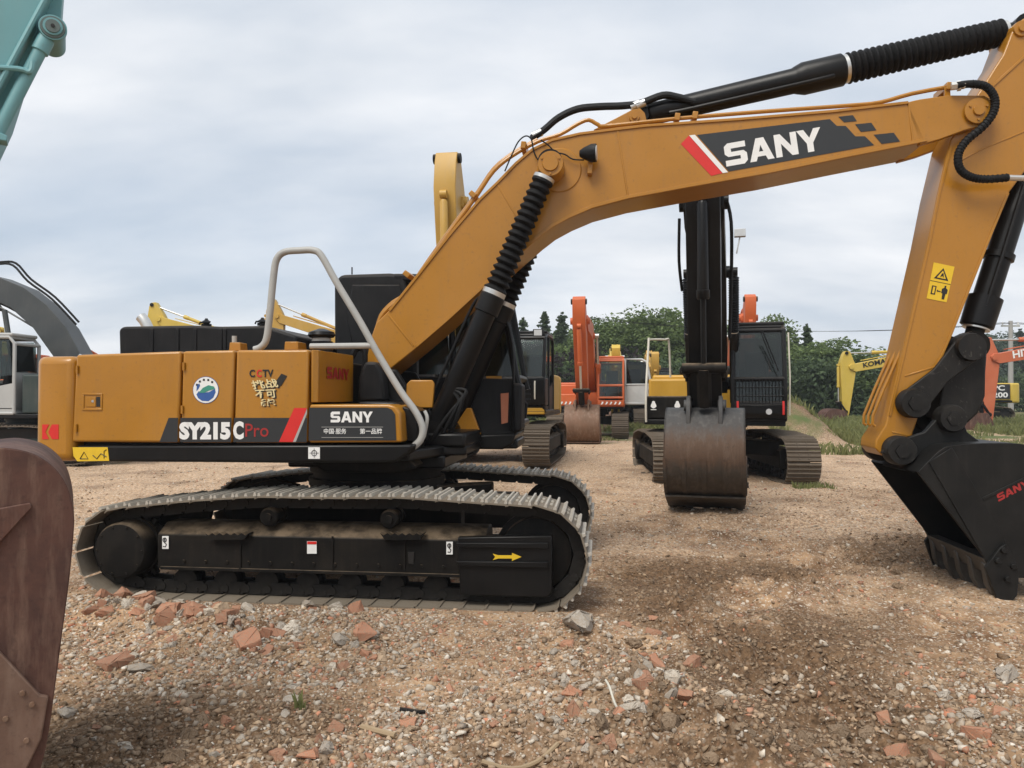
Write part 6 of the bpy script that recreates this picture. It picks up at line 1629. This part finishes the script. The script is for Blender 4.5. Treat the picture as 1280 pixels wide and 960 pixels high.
RID1 = (-3.4, 6.15, -1.2, 5.55); RID2 = (.35, 5.6, 1.15, 3.9)
def rubble_density(X, Y):
    d = .30 + 1.6 * np.exp(-(seg_dist(X, Y, *RID1) / .6) ** 2) + 1.3 * np.exp(-(seg_dist(X, Y, *RID2) / .45) ** 2)
    d = d + 1.1 * sstep(1.1, .2, seg_dist(X, Y, -2.6, 5.2, -.4, 3.9)) + .45 * sstep(1.2, .2, seg_dist(X, Y, 2.2, 3.6, 3.6, 4.8))
    return d * (.10 + 1.7 * vnoise(X * 1.3, Y * 1.3, 55) ** 2.0) * (.5 + vnoise(X * 4, Y * 4, 56))
def gravel(name, n, smin, smax, ymax, power, seed, weights, T=None, soil=False):
    T = T or T_SM
    rng = np.random.default_rng(seed); k = n * 5
    Y = 2.0 + (ymax - 2.0) * rng.random(k) ** 1.7; X = (rng.random(k) * 2 - 1) * (Y * .74 + .4)
    ch = churn(X, Y); dn = (.10 + 1.0 * ch) * (.4 + vnoise(X * 3, Y * 3, 58)) if soil else rubble_density(X, Y) * .75 * (1 - .78 * ch)
    keep = (rng.random(k) < dn) & ~in_machine(X, Y); X, Y = X[keep][:n], Y[keep][:n]; n = len(X)
    S = smin * (smax / smin) ** (rng.random(n) ** power); Z = gh(X, Y) + S * .02
    M = rot_mats(rng, n); M = M * S[:, None, None]
    M[:, 2, :] *= .8
    W = np.array(weights, float); W /= W.sum(); ci = rng.choice(len(PAL), n, p=W)
    brk = 1.0 + 2.2 * np.exp(-(seg_dist(X, Y, *RID1) / .5) ** 2)
    cc_ = PAL[ci] * (.75 + .5 * rng.random((n, 1)))
    Vs = []; Fs = []; Cs = []; o = 0
    tid = rng.integers(len(T), size=n)
    for t in range(len(T)):
        sel = np.where(tid == t)[0]
        if not len(sel): continue
        V, F = T[t]; P = np.einsum('nij,vj->nvi', M[sel], V) + np.stack([X[sel], Y[sel], Z[sel]], 1)[:, None, :]
        Vs.append(P.reshape(-1, 3)); Fs.append((F[None] + (np.arange(len(sel)) * len(V))[:, None, None] + o).reshape(-1, 3)); o += len(sel) * len(V)
        Cs.append(np.repeat(cc_[sel], len(V), 0))
    V = np.concatenate(Vs); F = np.concatenate(Fs); C = np.concatenate(Cs); me = bpy.data.meshes.new(name)
    me.vertices.add(len(V)); me.vertices.foreach_set('co', V.ravel().astype(np.float32))
    me.loops.add(len(F) * 3); me.loops.foreach_set('vertex_index', F.ravel().astype(np.int32))
    me.polygons.add(len(F)); me.polygons.foreach_set('loop_start', (np.arange(len(F)) * 3).astype(np.int32)); me.update(); me.validate()
    ca = me.attributes.new('hue', 'FLOAT_COLOR', 'POINT'); ca.data.foreach_set('color', np.hstack([C, np.ones((len(C), 1))]).ravel().astype(np.float32))
    me.materials.append(S_ANY); ob = bpy.data.objects.new(name, me); COL.objects.link(ob); ob['kind'] = 'stuff'; return ob
gravel('gravel', 52000, .010, .042, 15.0, 1.6, 1, (3.5, 2.5, 3.5, 2.0, 1.6, 5, 5, 5, 3, 1.0, 4))
gravel('coarse_gravel', 8500, .028, .080, 11.0, 2.0, 2, (5, 3.5, 4, 3.2, 2.6, 4, 3, 2, 2.5, 1.5, 2), T_ST)
gravel('earth_crumbs', 34000, .014, .075, 14.0, 1.6, 3, (0, 0, 0, 0, .1, .3, 1.5, 4, .2, 0, 8), None, True)

gravel('scattered_gravel', 22000, .03, .10, 30.0, 1.8, 4, (5, 4, 4, 1.6, 1.2, 4, 4, 4, 2, 1.0, 5))
def template_mesh(name, T, mat, sub=0):
    V, F = T; me = bpy.data.meshes.new(name); me.from_pydata(V.tolist(), [], F.tolist())
    if sub:
        bm = bmesh.new(); bm.from_mesh(me)
        bmesh.ops.bevel(bm, geom=list(bm.edges), offset=.022, segments=1, affect='EDGES')
        bmesh.ops.subdivide_edges(bm, edges=bm.edges, cuts=1, use_grid_fill=True)
        rr = random.Random(name)
        for v in bm.verts: v.co += Vector((rr.gauss(0, 1), rr.gauss(0, 1), rr.gauss(0, 1))) * .018
        bm.to_mesh(me); bm.free(); me.shade_smooth(); me.set_sharp_from_angle(angle=R(38))
    me.materials.append(mat); return me
K = {'brick_fragment': [template_mesh('brick_fragment', t, S_BRICK, 1) for t in T_BR], 'concrete_chunk': [template_mesh('concrete_chunk', t, S_CONC, 1) for t in T_ST[:7]],
     'pale_stone': [template_mesh('pale_stone', t, S_PALE, 1) for t in T_ST[7:]], 'tan_stone': [template_mesh('tan_stone', t, S_TAN, 1) for t in T_ST[3:9]], 'earth_clod': [template_mesh('earth_clod', t, S_CLOD, 1) for t in T_CL]}
LAB = {'brick_fragment': ('broken red brick piece', 'brick', 'brick pieces'), 'concrete_chunk': ('angular grey concrete chunk', 'stone', 'concrete chunks'),
       'pale_stone': ('pale whitish stone', 'stone', 'pale stones'), 'tan_stone': ('tan weathered stone', 'stone', 'tan stones'), 'earth_clod': ('dark brown earth clod', 'clod', 'earth clods')}
rs = random.Random(99)
def on_ground(px, py):
    """where the ray through a photograph pixel meets the ground"""
    a, b = (px - 640) / FPX, -(py - 480) / FPX
    d = Vector((a, math.cos(PITCH) - b * math.sin(PITCH), math.sin(PITCH) + b * math.cos(PITCH))); t = CAM_H / max(1e-3, -d.z)
    for _ in range(6): t = (CAM_H - G(d.x * t, d.y * t)) / -d.z
    return d.x * t, d.y * t
def put(kind, x, y, size, label=None, tilt=.5, sink=.26, shape=None, var=None):
    me = rs.choice(K[kind]) if var is None else K[kind][var % len(K[kind])]
    o = bpy.data.objects.new(kind, me); COL.objects.link(o)
    s = Vector(shape or (1, 1, 1)) * size
    o.scale = s; o.rotation_euler = (rs.gauss(0, tilt), rs.gauss(0, tilt), rs.random() * 6.28)
    o.location = (x, y, G(x, y) + size * (.30 - sink))
    l, c, g = LAB[kind]
    if label: tag(o, label, c)
    else:
        px_ = 640 + x / y * FPX; py_ = 497 + CAM_H / y * FPX; w_ = size / y * FPX
        sz = 'small' if w_ < 12 else ('fist sized' if w_ < 20 else 'large')
        if py_ < 770: zn = 'on the open ground beyond the tracks'
        elif py_ < 838 and px_ < 560: zn = 'in the rubble ridge by the near track'
        elif px_ < 420: zn = 'in the bottom left foreground near the brown bucket'
        elif px_ < 690: zn = 'in the bottom middle foreground'
        elif px_ < 900: zn = 'in the heap right of the near track'
        else: zn = 'in the bottom right foreground'
        tag(o, sz + ' ' + l + ' ' + zn, c, sz + ' ' + g + ' ' + zn)
    return o
# stones one can single out (photograph pixel, width in pixels)
for kind, px, py, w, label, shp, var in (
    ('concrete_chunk', 726, 797, 52, 'big weathered grey concrete lump just off the right end of the track', (1, 1, .95), 2),
    ('brick_fragment', 213, 762, 30, 'orange red brick lump high on the ridge by the track, left of centre', (1, 1, 1), 1),
    ('concrete_chunk', 173, 773, 28, 'flat grey slab lying left of the brick on the ridge', (1, 1, .6), 0),
    ('concrete_chunk', 198, 771, 30, 'tilted grey slab against the orange brick on the ridge', (1.1, .9, .6), 3),
    ('pale_stone', 262, 768, 28, 'pale flat stone on top of the rubble ridge', (1, 1, .7), 1),
    ('tan_stone', 277, 789, 26, 'rounded tan cobble on the front of the rubble ridge', (1, .9, .95), 0),
    ('brick_fragment', 310, 803, 28, 'bright red brick half in front of the rubble ridge', (1, 1, 1), 4),
    ('pale_stone', 360, 790, 30, 'cream rounded stone at the right of the rubble ridge', (1, .9, .8), 3),
    ('concrete_chunk', 310, 763, 26, 'pale grey rubble peak touching the track on the ridge', (1, 1, 1.1), 5),
    ('brick_fragment', 148, 830, 46, 'long dusty red brick sunk in the earth near the brown bucket', (1.0, .6, .45), 6),
    ('concrete_chunk', 176, 838, 34, 'grey stone next to the long sunken brick', (1, 1, .8), 4),
    ('pale_stone', 790, 887, 34, 'pale angular stone beside a curved wire in the right rubble', (1, 1, .8), 2),
    ('pale_stone', 839, 868, 32, 'upright cream stone block in the right rubble', (.9, .9, 1.3), 5),
    ('brick_fragment', 805, 868, 24, 'orange red brick between two cream stones', (.9, .9, .9), 3),
    ('concrete_chunk', 1258, 847, 50, 'smooth grey flat topped rock at the right edge', (1, .9, .75), 1),
    ('concrete_chunk', 1214, 894, 30, 'grey stone in the right foreground rubble', (1, 1, .7), 6),
    ('brick_fragment', 1220, 915, 30, 'reddish brick piece in the bottom right foreground', (1, 1, .8), 5),
    ('pale_stone', 908, 871, 28, 'round pale grey stone on dark churned earth', (1, 1, .9), 0),
    ('concrete_chunk', 84, 892, 28, 'grey stone beside the cutter of the brown bucket', (1, 1, .9), 2)):
    x, y = on_ground(px, py + 2); put(kind, x, y, w / FPX * y * 1.12, label, .25, .20, shp, var)
# countable pieces spread through the rubble
def scatter(kind, n, areas, smin, smax, sink=.32):
    k = 0; tries = 0
    while k < n and tries < n * 60:
        tries += 1; x0, x1, y0, y1, wgt = rs.choices(areas, [a[4] for a in areas])[0]
        x, y = on_ground(rs.uniform(x0, x1), rs.uniform(y0, y1))
        if y > 12 or bool(in_machine(np.array([x]), np.array([y]))[0]): continue
        put(kind, x, y, smin * (smax / smin) ** (rs.random() ** 1.7), None, .45, sink); k += 1
RA = [(110, 480, 755, 835, 5), (690, 880, 770, 930, 3), (70, 400, 830, 955, 2), (1100, 1280, 860, 955, 2), (400, 760, 850, 955, 1.5), (850, 1250, 780, 950, 1)]
RB = [(110, 470, 752, 800, 4), (700, 870, 785, 905, 2)]
scatter('brick_fragment', 26, RB, .08, .17, .24)
scatter('concrete_chunk', 30, RB, .08, .19, .22)
scatter('pale_stone', 16, RB, .07, .15, .22)
scatter('brick_fragment', 62, RA, .045, .13)
scatter('concrete_chunk', 75, RA, .05, .15)
scatter('pale_stone', 70, RA + [(450, 1250, 640, 780, 1)], .04, .12)
scatter('tan_stone', 45, RA + [(450, 1250, 640, 780, 2)], .05, .14)
scatter('earth_clod', 90, [(740, 960, 770, 955, 4), (960, 1200, 850, 955, 2), (760, 1150, 660, 760, 1.5), (70, 300, 900, 955, 1)], .05, .16, .3)
# sticks and wire
P_STICK = paint('dry_stick', (.38, .28, .17), .85, .3, (.2, .15, .1), 8)
def lying(name, pix, r, label, mat, cat, lift=1.0):
    pts = []
    for a, b in pix:
        x, y = on_ground(a, b); pts.append((x, y, G(x, y) + r * lift))
    o = MB().tube(pts, r, 7, 3).build(name, mat); return tag(o, label, cat)
lying('cane_stick', [(602, 957), (640, 947), (672, 940), (697, 933)], .012, 'dry split cane lying in the bottom foreground', P_STICK, 'stick', 1.6)
lying('wood_splinter', [(452, 913), (470, 918), (494, 924)], .016, 'short weathered wood splinter in the left foreground rubble', P_STICK, 'stick', 1.2)
lying('bent_wire', [(757, 866), (762, 874), (768, 884), (774, 892), (781, 895)], .007, 'curved pale wire beside the cream stone', P_CREAM, 'wire', 2.5)
lying('plastic_scrap', [(500, 890), (510, 891), (522, 893), (530, 893)], .012, 'crumpled dark plastic scrap lying on gravel', P_PLAST, 'scrap', 1.2)
# ------------------------------------------------------------------ thin summer haze
hz = MB().bb(-1900, 1900, -1900, 1900, -1.2, 14.0).build('haze', None); hz['kind'] = 'stuff'
hm = bpy.data.materials.new('haze_air'); hm.use_nodes = True; hm.node_tree.nodes.clear()
ho = N(hm.node_tree, 'ShaderNodeOutputMaterial'); hv = N(hm.node_tree, 'ShaderNodeVolumePrincipled')
hv.inputs['Color'].default_value = (.86, .91, .97, 1); hv.inputs['Density'].default_value = .0008; hv.inputs['Anisotropy'].default_value = .2
hm.node_tree.links.new(hv.outputs[0], ho.inputs['Volume']); hz.data.materials.append(hm)
